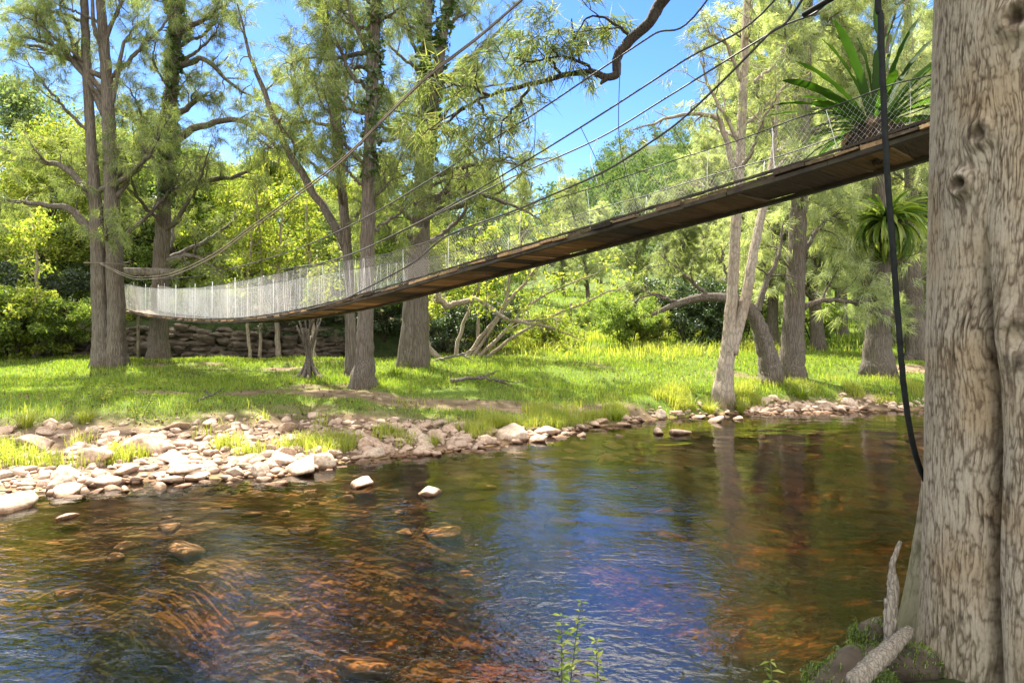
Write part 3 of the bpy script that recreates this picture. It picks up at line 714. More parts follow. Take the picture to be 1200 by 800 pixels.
for k in range(17):                                        # crown over the water, above the picture
    az = R(rng.uniform(70, 235)); el = rng.uniform(.12, .75); z0 = rng.uniform(5.6, 7.3)
    d0 = (math.cos(az) * math.cos(el), math.sin(az) * math.cos(el), math.sin(el))
    Q = wander((BX, BY, z0), d0, rng.uniform(4.0, 8.5), 8, .2, .3)
    Q[:, 2] = np.maximum(Q[:, 2], 2.55 + .56 * np.maximum(Q[:, 1], 4.5) + .25)
    limb_with_twigs(wood, tw, Q, .09, .015, 11, 5, 1.3, .6, .25, 6, fol)
for k in range(32):
    c = np.array([rng.uniform(-2.4, 1.9), rng.uniform(5.4, 9.0), 0]); c[2] = 2.6 + .56 * c[1] + rng.uniform(.3, 2.2)
    q0 = np.array([BX, BY, rng.uniform(5.8, 7.2)]); Q = smooth_path([q0, q0 * .55 + c * .45 + np.array([rng.normal(0, .3), rng.normal(0, .3), .9]), c], 9)
    limb_with_twigs(wood, tw, Q, .07, .012, 10, 5, 1.2, .6, .4, 5, fol)
for k in range(6):
    az = R(rng.uniform(-80, 60)); Q = wander((BX, BY, 7.2), (math.cos(az), math.sin(az), .9), 5, 6, .25, .2)
    limb_with_twigs(wood, tw, Q, .10, .015, 10, 5, 1.3, .6, .25, 6, fol)
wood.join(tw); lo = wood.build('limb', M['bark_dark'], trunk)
f = MB(); C, D = np.array(fol[0]), np.array(fol[1])
C[:, 2] = np.where((C[:, 2] < 2.3 + .5 * C[:, 1]) & (C[:, 2] > 5.2) & (C[:, 0] > 1.5), C[:, 2] + 1.2, C[:, 2])
needle_tufts(f, C, D, 15, .24, .013); f.build('crown', M['needle'], big, False)
rng = keep

# ------------------------------------------------------------------ the suspension footbridge
PA, PB = np.array([2.9, 4.6]), np.array([-10.8, 19.2])
E2 = (PB - PA) / np.linalg.norm(PB - PA); N2 = np.array([-E2[1], E2[0]]) * -1      # along the bridge; N2 points away from the camera
if N2[1] < 0: N2 = -N2
LEN = float(np.linalg.norm(PB - PA)); BWID = .78
_dx = [(1095, 143), (1050, 156), (1000, 170), (950, 187), (900, 205), (850, 221), (800, 237), (750, 250), (700, 263), (650, 278), (600, 293), (550, 309), (500, 325), (450, 339), (400, 352), (350, 364), (300, 371), (240, 375), (200, 372), (150, 364)]
def t_of_px(x, off=0.0):
    k = (x - 600) / F; a = PA + N2 * off; v = PB - PA
    return (a[0] - k * a[1]) / (k * v[1] - v[0])
def z_of(x, y, off=0.0):
    tt = t_of_px(x, off); Y = PA[1] + N2[1] * off + (PB - PA)[1] * tt
    return tt, EYE + (HOR - y) / F * Y
_tz = np.array([z_of(x, y) for x, y in _dx])
_cf = np.polyfit(_tz[:, 0], _tz[:, 1], 6)
def deck_z(tt): q = np.clip(tt, -.045, 1.0); return np.polyval(_cf, q)
def BP(tt, off, dz=0.0):
    tt = np.asarray(tt, float)
    xy = PA + (PB - PA) * tt[..., None] + N2 * np.asarray(off, float)[..., None] if np.ndim(tt) else PA + (PB - PA) * tt + N2 * off
    return np.concatenate([xy, (deck_z(tt) + dz)[..., None]], -1)
m, t, out = mat_new('old_planks')
g = t.nodes.new("ShaderNodeNewGeometry")
rp = ramp(t, [(0, (.025, .020, .014)), (.2, (.09, .064, .042)), (.45, (.20, .135, .08)), (.72, (.33, .215, .12)), (.93, (.48, .31, .16)), (1, (.05, .04, .03))])
t.links.new(g.outputs['Random Per Island'], rp.inputs[0])
n1 = N(t, "ShaderNodeTexNoise"); n1.inputs['Scale'].default_value = 9; n1.inputs['Detail'].default_value = 8; n1.inputs['Roughness'].default_value = .65
mpw = t.nodes.new("ShaderNodeMapping"); mpw.inputs['Rotation'].default_value = (0, 0, -math.atan2(N2[1], N2[0])); 
mpw2 = t.nodes.new("ShaderNodeMapping"); mpw2.inputs['Scale'].default_value = (.35, 4, 4)
t.links.new(g.outputs['Position'], mpw.inputs[0]); t.links.new(mpw.outputs[0], mpw2.inputs[0]); t.links.new(mpw2.outputs[0], n1.inputs['Vector'])
gr = ramp(t, [(.3, (.45, .42, .38)), (.6, (1, 1, 1)), (.75, (1.25, 1.2, 1.1))]); t.links.new(n1.outputs[0], gr.inputs[0])
c = mixc(t, 1.0, rp.outputs[0], gr.outputs[0], 'MULTIPLY')
b = t.nodes.new("ShaderNodeBump"); b.inputs['Strength'].default_value = .5; b.inputs['Distance'].default_value = .01; t.links.new(n1.outputs[0], b.inputs['Height'])
p = t.nodes.new("ShaderNodeBsdfPrincipled"); p.inputs['Roughness'].default_value = .85; p.inputs['Specular IOR Level'].default_value = .2
t.links.new(c, p.inputs['Base Color']); t.links.new(b.outputs[0], p.inputs['Normal']); t.links.new(p.outputs[0], out.inputs[0]); M['plank'] = m
M['bearer'] = plain_mat('mossy_bearer', [(.018, .014, .010), (.045, .034, .022), (.06, .055, .022)], 6, .9, .5)

bridge = empty('footbridge', (PA[0], PA[1], float(ground_z(PA[0], PA[1])))); tag(bridge, 'long sagging wooden suspension footbridge with wire netting sides', 'footbridge')
mb = MB(); keep = rng; rng = np.random.default_rng(21)
u = -.045
e3 = lambda tt: unit(np.array([*(PB - PA), np.polyval(np.polyder(_cf), min(1.0, max(-.045, tt)))]))
while u < 1.03:
    wpl = rng.uniform(.15, .30) / LEN
    tt = u + wpl / 2; ax = e3(tt); ay = unit(np.array([*N2, rng.normal(0, .012)]))
    ay = unit(ay - ax * (ay @ ax)); th = rng.uniform(.012, .018)
    sh = rng.normal(0, .018)
    box(mb, BP(tt, BWID / 2 + sh, -th - rng.uniform(0, .006)), wpl * LEN / 2 - .004, BWID / 2 + rng.uniform(-.02, .03), th, ax, ay, .003)
    u += wpl
deck = mb.build('deck', M['plank'], bridge, False)
ts = np.linspace(-.045, 1.03, 90)
for off in (.035, BWID - .035):
    mb = MB(); lay = []
    cuts = np.arange(-.045, 1.03, .125)
    for c0 in cuts:
        c1 = min(1.03, c0 + .1245)
        for k in range(6):
            ta = c0 + (c1 - c0) * (k + .5) / 6; ax = e3(ta); ay = unit(np.array([*N2, 0])); ay = unit(ay - ax * (ay @ ax))
            box(mb, BP(ta, off, -.054), (c1 - c0) / 12 * LEN + .001, .030, .017, ax, ay, .0015)
    mb.build('bearer', M['bearer'], bridge, False)
    mb = MB()                                            # toe board along the top edge
    for k in range(150):
        ta = -.045 + 1.07 * (k + .5) / 150; ax = e3(ta); ay = unit(np.array([*N2, 0])); ay = unit(ay - ax * (ay @ ax))
        hgt = .010
        box(mb, BP(ta, off - (.03 if off < .4 else -.03), .012 + hgt * .5), 1.07 / 300 * LEN - .001, .014, hgt, ax, ay, .002)
    mb.build('edge_board', M['bearer'], bridge, False)
rng = keep
# netting: two families of crossing wires; its height follows the top wire of the photograph
_top = [(1103, 87), (1075, 91), (1037, 102), (980, 125), (925, 142), (875, 162), (810, 182), (755, 200), (700, 219), (650, 234), (600, 251), (550, 268), (500, 284), (450, 299), (400, 306), (350, 315), (300, 325), (240, 336), (190, 338), (150, 333)]
_tp = np.array([z_of(x, y) for x, y in _top]); _hn = np.maximum(.2, _tp[:, 1] - deck_z(_tp[:, 0]))
def net_h(tt): return np.interp(tt, _tp[:, 0], _hn)
for off in (.0, BWID):
    mb = MB(); pitch = .040
    n = int(1.06 * LEN / pitch)
    for fam in (1, -1):
        for k in range(-20, n + 20):
            s0 = (-.03 * LEN + k * pitch)
            hh = net_h(np.clip(s0 / LEN, -.03, 1.02)); q = np.linspace(0, 1, 5)
            tt = (s0 + fam * q * hh * .8) / LEN
            ok = (tt > -.045) & (tt < 1.03)
            if ok.sum() < 5: continue
            bulge = .03 * np.sin(np.pi * q) * np.sin(tt * 60)
            P = BP(tt, off + bulge, 0) ; P[:, 2] += q * net_h(tt) + .012 * np.sin(tt * 90 + q * 3) * (q > 0)
            tube(mb, P, .00035 + .0011 * sstep(.3, .72, tt), 3, 0, False)
    for k in range(64):                                 # stiffer upright strands
        tt = rng.uniform(-.03, 1.02) if k < 20 else rng.uniform(.35, 1.02); a = BP(tt, off, 0); h_ = float(net_h(tt)); l_ = rng.normal(0, .03)
        tube(mb, np.array([a, a + np.array([*(E2 * l_), h_ * .5]) + rng.normal(0, .008, 3), a + np.array([*(E2 * l_ * 2), h_])]), (.0008 if tt < .35 else rng.uniform(.0010, .0028)), 3, 0, False)
    mb.build('side_netting', M['wire'], bridge, False)
    mb = MB()
    P = BP(ts, np.full_like(ts, off), 0); P[:, 2] += net_h(ts) + .004
    tube(mb, P, .0055, 5, 0); mb.build('handrail_cable', M['cable'], bridge)
    for k in range(17):
        mb = MB()
        tt = .03 + k / 17 + rng.normal(0, .006); h_ = net_h(tt) * (1.12 if tt > .6 else 1.0)
        a = BP(tt, off, -.02); bb = BP(tt + rng.normal(0, .002), off, h_)
        tube(mb, np.array([a, (a + bb) / 2 + rng.normal(0, .006, 3), bb]), .007 if tt > .6 else .0022, 4, 0)
        mb.build('net_stay', M['wire'], bridge)
# suspension cables
def cable(spec, off, name='suspension_cable', rad=.009, mat='cable', pre=(), post=(), par=bridge, sides=6):
    P = [np.array(q, float) for q in pre]
    for x, y in spec:
        tt, z = z_of(x, y, off); xy = PA + (PB - PA) * tt + N2 * off; P.append(np.array([*xy, z]))
    P += [np.array(q, float) for q in post]
    mb = MB(); tube(mb, smooth_path(P, len(P) * 8), rad, sides, 0)
    return mb.build(name, M[mat], par)
ANC = (BX - .25, BY + .4)
cable([(829, 0), (765, 41), (700, 84), (627, 133), (583, 160), (500, 213), (413, 263), (330, 298), (240, 322), (190, 327)], 0, pre=[(2.35, 3.6, 5.9)])
cable([(908, 0), (800, 72), (700, 137), (621, 186), (552, 227), (480, 266), (400, 302), (330, 316)], .0, pre=[(2.4, 3.7, 5.3)])
cable([(972, 0), (906, 37), (782, 114), (700, 163), (600, 208), (500, 257), (430, 290), (350, 318)], BWID, pre=[(2.5, 4.1, 4.9)])
cable([(940, 0), (900, 41), (850, 92), (800, 139), (762, 167), (710, 200), (650, 227), (600, 248), (525, 276), (487, 306), (450, 327), (425, 340), (400, 352), (360, 363)], -.03, pre=[(2.35, 3.6, 5.2)], rad=.011)
mb = MB(); tt0, z0 = z_of(972, 0, BWID); tt1, z1 = z_of(941, 18, BWID)              # tarred sleeve on the thick end
tube(mb, [np.array([*(PA + (PB - PA) * tt0 + N2 * BWID), z0]) * 2 - np.array([*(PA + (PB - PA) * tt1 + N2 * BWID), z1]), np.array([*(PA + (PB - PA) * tt0 + N2 * BWID), z0]), np.array([*(PA + (PB - PA) * tt1 + N2 * BWID), z1])], .026, 10, 0)
mb.build('cable_sleeve', M['hose'], bridge)
for pts in (((727, 66), (725, 150), (732, 195), (747, 245)), ((680, 148), (700, 190), (712, 222)), ((789, 150), (800, 168), (811, 182)), ((627, 133), (627, 160), (625, 186)), ((905, 150), (906, 178), (908, 200)), ((700, 163), (692, 185), (700, 214)), ((583, 160), (588, 200), (596, 250))):
    cable(pts, 0.0, 'hanger', .004, 'wire' if pts[0][0] in (905, 700) else 'cable', sides=4)
# double rope from the left tree up over the river to the big tree
RA = np.array([-10.95, 17.55]); RB = np.array([1.9, 2.9])
def rope_pts(off):
    P = []
    for x, y in ((117, 309), (150, 325), (175, 327), (205, 322), (250, 301), (290, 272), (340, 236), (400, 190), (450, 140), (500, 92), (560, 45), (612, 0), (680, -60)):
        k = (x - 600) / F; v = RB - RA; tt = (RA[0] - k * RA[1]) / (k * v[1] - v[0]); xy = RA + v * tt
        P.append(np.array([xy[0] + off * .02, xy[1], EYE + (HOR - y) / F * xy[1] + off * .055 * math.sin(math.pi * min(1, max(0, tt)))]))
    return P + [np.array([BX - .2, BY + .1, 5.3])]
ropes = []
for off in (0, 1):
    mb = MB(); tube(mb, smooth_path(rope_pts(off), 110), .0075, 6, 0)
    if off == 0:
        a = np.linspace(0, 6.5, 40); c0 = W(126, 310, 18.0)
        tube(mb, np.stack([c0[0] + .56 * np.cos(a), c0[1] + .42 * np.sin(a), c0[2] - .02 * a + .1], -1), .016, 6, 0)
    o = mb.build('guy_rope', M['rope']); ropes.append(o)
    tag(o, ['weathered rope knotted round the left twin trunk and rising over the river', 'second, slightly higher rope beside the knotted one over the river'][off], 'rope', 'ropes slung over the river')
# thin line hanging under the deck
mb = MB(); a = W(570, 302, 8.4); tube(mb, [a, a - np.array([.0, 0, .6]), a - np.array([.004, 0, 1.42])], .0035, 4, 0)
tag(mb.build('hanging_line', M['cable']), 'thin line dangling straight down from under the middle of the deck', 'line')
# landing beam and platform between the left trees
mb = MB(); box(mb, (W(128, 318, 19)[0] + .8, 19.0, W(150, 318, 19)[2]), 1.15, .07, .10, unit(np.array([1, .25, 0])), unit(np.array([-.25, 1, 0])), .006)
tag(mb.build('timber_beam', M['wood_grey']), 'grey timber beam lashed between the two left trunks above the landing', 'beam')
land = empty('bridge_landing', (-12.2, 20.6, float(ground_z(-12.2, 20.6)))); tag(land, 'small timber landing behind the left twin trunk at the bridge end', 'platform')
mb = MB(); zl = float(deck_z(1.0)); ax = np.array([*E2, 0]); ay = np.array([*N2, 0])
for k in range(9): box(mb, np.array([*(PB + E2 * (.75 + .2 * k) + N2 * .43), zl + .01]), .095, .5, .022, ax, ay, .004)
mb.build('platform_deck', M['plank'], land, False)
for s_, o_ in ((.8, .05), (.8, .85), (2.3, .05), (2.3, .85)):
    c0 = PB + E2 * s_ + N2 * o_; zg = float(ground_z(*c0)); mb = MB()
    tube(mb, [np.array([*c0, zg - .2]), np.array([*c0, zl + .75])], .05, 8, .1); mb.build('post', M['wood_grey'], land)
# black hose
mb = MB(); HP = [(1.75, 3.1, 5.0)] + [tuple(W(x, y, dd)) for x, y, dd in ((1030, -30, 3.1), (1032, 20, 3.1), (1034, 80, 3.1), (1037, 150, 3.1), (1041, 220, 3.1), (1047, 300, 3.12), (1053, 380, 3.15), (1060, 460, 3.2), (1071, 525, 3.3), (1086, 566, 3.5), (1110, 596, 3.75))]
tube(mb, smooth_path(HP, 80) + rng.normal(0, .0004, (80, 3)), .0135, 10, .02); tag(mb.build('hanging_hose', M['hose']), 'black hose hanging in a long curve in front of the bridge end', 'hose')

# ------------------------------------------------------------------ river stones
def icosphere(sub):
    ph = (1 + 5 ** .5) / 2
    v = [(-1, ph, 0), (1, ph, 0), (-1, -ph, 0), (1, -ph, 0), (0, -1, ph), (0, 1, ph), (0, -1, -ph), (0, 1, -ph), (ph, 0, -1), (ph, 0, 1), (-ph, 0, -1), (-ph, 0, 1)]
    f = [(0, 11, 5), (0, 5, 1), (0, 1, 7), (0, 7, 10), (0, 10, 11), (1, 5, 9), (5, 11, 4), (11, 10, 2), (10, 7, 6), (7, 1, 8), (3, 9, 4), (3, 4, 2), (3, 2, 6), (3, 6, 8), (3, 8, 9), (4, 9, 5), (2, 4, 11), (6, 2, 10), (8, 6, 7), (9, 8, 1)]
    v = [np.array(a) / np.linalg.norm(a) for a in v]
    for _ in range(sub):
        c = {}; nf = []
        def mid(a, b):
            k = (min(a, b), max(a, b))
            if k not in c: m_ = v[a] + v[b]; v.append(m_ / np.linalg.norm(m_)); c[k] = len(v) - 1
            return c[k]
        for a, b, d in f:
            ab, bd, da = mid(a, b), mid(b, d), mid(d, a); nf += [(a, ab, da), (b, bd, ab), (d, da, bd), (ab, bd, da)]
        f = nf
    return np.array(v), np.array(f)
ICO3, ICO2, ICO1 = icosphere(3), icosphere(2), icosphere(1)
def stone_shape(ico, seed, sharp=9, planes=13, asp=(1, .75, .52)):
    g = np.random.default_rng(seed); V, Fc = ico
    nrm = unit(g.normal(0, 1, (planes, 3))); h = g.uniform(.72, 1.0, planes)
    d = np.maximum(V @ nrm.T, 0) / h
    r = 1 / np.maximum((d ** sharp).sum(1) ** (1 / sharp), .6)
    r = r * (1 + .05 * np.sin(V[:, 0] * 5 + seed) * np.sin(V[:, 1] * 4 + 2 * seed))
    return V * r[:, None] * np.array(asp), Fc
stone_meshes = []
for k in range(16):
    mb = MB(); a = (1, rng.uniform(.62, .95), rng.uniform(.36, .58)); V, Fc = stone_shape(ICO3, 40 + k, rng.uniform(11, 24), 11 + k % 6, a); mb.add(V, Fc)
    stone_meshes.append(mb.mesh('stone', M['rock']))
def put_stone(X, Y, r, label, group=None, z=None, rz=None, mi=None, name='river_stone', tilt=.25):
    o = bpy.data.objects.new(name, stone_meshes[rng.integers(16) if mi is None else mi]); COL.objects.link(o)
    zz_ = float(ground_z(X, Y)) if z is None else z
    o.location = (X, Y, zz_ + r * .16); o.scale = (r, r, r)
    o.rotation_euler = (rng.normal(0, tilt), rng.normal(0, tilt), rng.random() * 6.28 if rz is None else rz)
    tag(o, label, 'stone', group); return o
def G(x, y, z=None):
    """ground (or level z) point at a photo pixel, found by walking along the line of sight"""
    Y = 3.0
    for _ in range(6000):
        X = (x - 600) / F * Y; zz_ = EYE + (HOR - y) / F * Y
        if zz_ <= (float(ground_z(X, Y)) if z is None else z): break
        Y += .01 if Y < 30 else .05
    return X, Y
special = [(422, 579, .20, 'pale stone alone in the river, left of the two standing clear of the bank'), (505, 596, .175, 'pale flat stone alone in the river, right of the two standing clear of the bank'),
    (600, 510, .36, 'largest pale boulder at the waterline left of the open pool'), (628, 516, .22, 'rounded stone touching the right side of the largest pale boulder'), (570, 516, .20, 'low pale stone just left of the largest pale boulder'),
    (682, 512, .13, 'small pale stone in the shallows right of the largest boulder'), (795, 512, .22, 'white stone at the waterline halfway between the boulder and the forked tree'), (772, 510, .16, 'low stone beside the white stone midway along the pool edge'),
    (725, 518, .09, 'little dark stone standing in the water off the grassy edge'), (0, 602, .30, 'grey stone cut by the left edge of the picture, in the water'), (68, 572, .24, 'flat pale stone lying in water before the cobble bank'),
    (186, 573, .12, 'small pale stone in water below the tree shadow'), (145, 577, .09, 'tiny dark stone just breaking the surface before the cobble bank'), (35, 522, .34, 'big smooth pinkish stone at the left of the cobble bank'),
    (104, 540, .26, 'brown-sided stone in the middle of the left cobble bank'), (350, 552, .27, 'square pale stone at the tip of the cobble spit'), (328, 540, .25, 'pale stone on top of the cobble spit'), (302, 552, .22, 'pale stone in the water on the left of the cobble spit'),
    (210, 552, .25, 'shadowed stone at the water end of the trunk shadow'), (512, 533, .10, 'small pale stone in the water off the cobble beach'), (160, 528, .38, 'large sunlit slab in the middle of the cobble bank'),
    (998, 472, .24, 'largest stone of the heap on the right bank'), (968, 474, .26, 'broad stone at the left of the heap on the right bank'), (985, 480, .18, 'low stone at the front of the heap on the right bank'), (1012, 479, .15, 'small stone at the right of the heap on the right bank'),
    (838, 495, .18, 'pale stone at the foot of the forked tree bank'), (866, 492, .15, 'small stone right of the forked tree at the waterline'), (75, 618, .10, 'small stone awash far out left')]
placed = []
for x, y, r_, lab in special:
    X, Y = G(x, y + 4); Yg = Y + r_ * .3
    z = float(ground_z(X, Yg)); z = max(z, -r_ * .12); put_stone(X, Yg, r_ * .86, lab, 'river stones singled out along the water', z, tilt=.15); placed.append((X, Yg, r_))
placed = placed
cnt = 0; tries = 0
glabels = ['sunlit river stone packed in the cobble bank', 'stone half sunk at the edge of the cobble bank', 'stone scattered in the short grass behind the cobble bank', 'stone along the grassy right water edge']
while cnt < 268 and tries < 60000:
    tries += 1
    X = rng.uniform(-8.5, 9.5); s = rng.uniform(-.45, 3.5)
    if X > .8: s = rng.uniform(-.35, .35)
    Y = float(shore(X)) + s
    if abs(X) / Y > .78: continue
    if X > 1.2 and rng.random() > (.9 if 5.2 < X < 7.6 else .12): continue
    if s > np.interp(X, [-7, -3.5, -1.5, .5], [3.5, 3.1, 1.9, .5]): continue
    if s > 1.9 and rng.random() < .5: continue
    r_ = float(np.clip(rng.lognormal(-2.22, .42), .06, .23)) * (1 if X < 1 else .75)
    if s > 1.6: r_ *= .8
    if any((X - a) ** 2 + (Y - b) ** 2 < (.78 * (r_ + c)) ** 2 for a, b, c in placed): continue
    placed.append((X, Y, r_)); g = 3 if X > .8 else (1 if s < .15 else (0 if s < 1.9 else 2))
    put_stone(X, Y, r_, glabels[g], ['stones of the cobble bank', 'stones at the cobble bank edge', 'stones in the grass', 'stones along the right water edge'][g]); cnt += 1
mb = MB(); V1, F1 = ICO1                                    # shingle between the stones and on the shallow bed
shapes = [stone_shape(ICO1, 200 + k, 8, 10, (1, rng.uniform(.6, .95), rng.uniform(.4, .65)))[0] for k in range(12)]
for k in range(4800):
    X = rng.uniform(-10, 9.5); s = abs(rng.normal(0, 1.7)) - (.5 if rng.random() < .5 else 0)
    if X > .8: s = rng.normal(0, .25); 
    if X > .8 and rng.random() < (.3 if 5.0 < X < 7.8 else .88): continue
    Y = float(shore(X)) + s
    if s > np.interp(X, [-7, -3.5, -1.5, .5], [3.7, 3.3, 2.0, .6]): continue
    r_ = float(np.clip(rng.lognormal(-3.15, .5), .02, .11)); a = rng.random() * 6.28
    v = shapes[k % 12] * r_; v = np.stack([v[:, 0] * math.cos(a) - v[:, 1] * math.sin(a), v[:, 0] * math.sin(a) + v[:, 1] * math.cos(a), v[:, 2]], -1)
    mb.add(v + np.array([X, Y, float(ground_z(X, Y)) + r_ * .2]), F1)
tag(mb.build('shingle', M['rock']), kind='stuff')
M['bedstone'] = plain_mat('rusty_bed_stone', [(.26, .14, .065), (.42, .24, .12), (.56, .40, .24)], 4, .8, .3, obj_rand=0, spec=.2)
mb = MB(); shapes2 = [stone_shape(ICO2, 300 + k, 8, 10, (1, rng.uniform(.6, .95), rng.uniform(.35, .5)))[0] for k in range(12)]
for k in range(300):                                        # cobbles lying under the water
    X = rng.uniform(-8, 9); Y = float(shore(X)) - abs(rng.normal(.2, 1.7)); 
    if Y < 3.9: continue
    r_ = float(np.clip(rng.lognormal(-2.3, .45), .05, .17)); a = rng.normal(0, .5)
    v = shapes2[k % 12] * r_; v = np.stack([v[:, 0] * math.cos(a) - v[:, 1] * math.sin(a), v[:, 0] * math.sin(a) + v[:, 1] * math.cos(a), v[:, 2]], -1)
    zc = float(ground_z(X, Y)) + r_ * .12
    if zc + r_ * .45 > -.06: continue
    mb.add(v + np.array([X, Y, zc]), ICO2[1])
tag(mb.build('riverbed_cobbles', M['bedstone']), kind='stuff')

# ------------------------------------------------------------------ grass
def blades(mb, X, Y, Z, L, w, lean=.45, seg2=False):
    k = len(X); a = rng.random(k) * 6.283; d = np.stack([np.cos(a), np.sin(a), np.zeros(k)], -1)
    s = np.stack([-np.sin(a + .5), np.cos(a + .5), np.zeros(k)], -1) * (w * .5)[:, None]
    base = np.stack([X, Y, Z - .01], -1); ln = (np.abs(rng.normal(0, lean, k)) * L)[:, None]
    mid = base + d * ln * .35 + np.array([0, 0, 1]) * (L * .6)[:, None]
    tip = base + d * ln + np.array([0, 0, 1]) * (L * .95)[:, None] - np.array([0, 0, .3]) * ln * 1
    V = np.stack([base - s, base + s, mid - s * .7, mid + s * .7, tip], 1).reshape(-1, 3); o = np.arange(k)[:, None] * 5
    mb.add(V, np.concatenate([o + 0, o + 1, o + 3, o + 0, o + 3, o + 2, o + 2, o + 3, o + 4], 1).reshape(-1, 3))
mb = MB()
for (n, y0, y1, L0, w0) in ((190000, 8.5, 16.0, .075, .009), (150000, 15, 24, .10, .012), (60000, 23, 62, .30, .034)):
    Y = y0 + (y1 - y0) * rng.random(n); X = rng.uniform(-.82, .85, n) * Y
    g = grassiness(X, Y)
    kp = rng.random(n) < g ** 1.3 * (.35 + 1.1 * vnoise(X * 1.3, Y * 1.3)); X, Y, g = X[kp], Y[kp], g[kp]
    hgt = L0 * (.5 + 1.0 * vnoise(X * .9 + 9, Y * .9)) * rng.uniform(.5, 1.4, len(X)) * (.6 + .5 * g)
    blades(mb, X, Y, ground_z(X, Y), hgt, w0 * rng.uniform(.6, 1.3, len(X)))
tag(mb.build('grass', M['grass'], smooth=False), kind='stuff')
mb = MB()                                                   # taller ragged growth along the water and the paddock edge
n = 90000; X = rng.uniform(-9.5, 9.8, n); s = np.abs(rng.normal(0, 1, n)); Y = shore(X) + np.where(X < -3, .9, np.where(X < .8, .5, .2)) + s * np.where(X < .8, 1.3, .6)
kp = (rng.random(n) < np.clip(3.6 * (vnoise(X * 1.9, Y * 1.9) - np.where(X < .5, .65, .5)), 0, 1)) & (np.abs(X) < .8 * Y); X, Y = X[kp], Y[kp]
blades(mb, X, Y, ground_z(X, Y), rng.uniform(.10, .30, len(X)), rng.uniform(.007, .014, len(X)), .5)
n = 26000; X = rng.uniform(-1.5, 9, n); Y = rng.normal(25.5, 2.2, n)
kp = rng.random(n) < 1.7 * (vnoise(X * .6, Y * .6) - .25); X, Y = X[kp], Y[kp]
blades(mb, X, Y, ground_z(X, Y), rng.uniform(.12, .48, len(X)), rng.uniform(.018, .03, len(X)), .7)
tag(mb.build('tall_grass', M['dry_grass'], smooth=False), kind='stuff')
def tussock(x, y, n, L, label, mat='dry_grass', lean=.9, w=.012, name='grass_tussock', cat='tussock'):
    X, Y = G(x, y); mb = MB(); k = n
    a = rng.random(k) * 6.283; rr = .10 * np.sqrt(rng.random(k)) * L / .4
    z = ground_z(X + rr * np.cos(a), Y + rr * np.sin(a))
    d = np.stack([np.cos(a), np.sin(a), 0 * a], -1); s = np.stack([-np.sin(a), np.cos(a), 0 * a], -1) * w * .5
    Lk = L * rng.uniform(.6, 1.15, k); le = np.abs(rng.normal(lean * .6, .3, k)); base = np.stack([X + rr * np.cos(a), Y + rr * np.sin(a), z - .02], -1); V = []
    for u in (0, .35, .7, 1.0):
        c = base + d * (le * Lk * u ** 1.6)[:, None] + np.array([0, 0, 1]) * (Lk * (u - .5 * np.minimum(le, 1.1) * u ** 2.4))[:, None]
        V += [c - s * (1 - u * .9), c + s * (1 - u * .9)]
    V = np.stack(V, 1).reshape(-1, 3); o = np.arange(k)[:, None] * 8
    mb.add(V, None, np.concatenate([np.concatenate([o + 2 * i_, o + 2 * i_ + 1, o + 2 * i_ + 3, o + 2 * i_ + 2], 1) for i_ in range(3)], 1).reshape(-1, 4))
    b_ = mb.build(name, M[mat], None, False, (X, Y, float(ground_z(X, Y)))); tag(b_, label, cat, 'grass tussocks along the water'); return b_
for a in ((580, 503, 260, .42, 'fountain-like yellow-green tussock above the largest boulder'), (508, 522, 120, .26, 'small tussock growing in the shallows by the cobble beach'), (832, 484, 260, .40, 'dense tussock at the foot of the forked tree, left side'),
          (868, 482, 180, .34, 'tussock right of the forked tree foot'), (940, 466, 220, .42, 'dark green tussock on the right bank left of the stone heap', 'grass'), (722, 492, 180, .34, 'tussock on the water edge below the middle of the grass', 'grass'),
          (655, 494, 200, .36, 'tussock right of the largest boulder on the grassy edge', 'grass'), (135, 530, 120, .24, 'yellow tuft sprouting between the left cobbles'), (30, 500, 220, .36, 'pale tuft at the far left of the cobble bank'),
          (100, 495, 180, .32, 'second tuft behind the left cobble bank'), (480, 432, 200, .40, 'tussock at the foot of the dense twin-trunked oak', 'grass'), (465, 440, 160, .34, 'low tussock left of the dense twin-trunked oak', 'grass')): tussock(*a)

def stem_plant(X, Y, z, h, n, label, mat='leaf_yellow', leaf=.05, name='weed', cat='weed', lean=.12, step=.045, wid=.36):
    root = empty(name, (X, Y, z)); tag(root, label, cat, 'leafy weeds'); w_, f_ = MB(), MB()
    for s in range(n):
        a = rng.random() * 6.28; p0 = np.array([X + .05 * math.cos(a) * (n > 1), Y + .05 * math.sin(a) * (n > 1), z - .04]); P = wander(p0, (lean * math.cos(a), lean * math.sin(a), 1), h * (1.04 if n < 3 else rng.uniform(.65, 1.05)), 8, .12 if n > 2 else .05, .05)
        tube(w_, P, np.linspace(.004, .0015, len(P)), 4, 0)
        S = smooth_path(P, max(6, int(h / step)))
        for q in range(2, len(S)):
            for sg in (0, 2.1, 4.2):
                b_ = q * 1.9 + sg + rng.normal(0, .3); d = unit(np.array([math.cos(b_), math.sin(b_), .35 + rng.normal(0, .2)])); sd_ = unit(np.cross(d, (0, 0, 1))); l_ = leaf * rng.uniform(.6, 1.15) * (1.1 - .5 * q / len(S))
                c = S[q]; f_.add([c, c + d * l_ * .45 - sd_ * l_ * wid * .5, c + d * l_ + np.array([0, 0, -.25 * l_]), c + d * l_ * .45 + sd_ * l_ * wid * .5], None, [[0, 1, 2, 3]])
    w_.build('stem', M['ivy'], root); f_.build('leaves', M[mat], root, False); return root
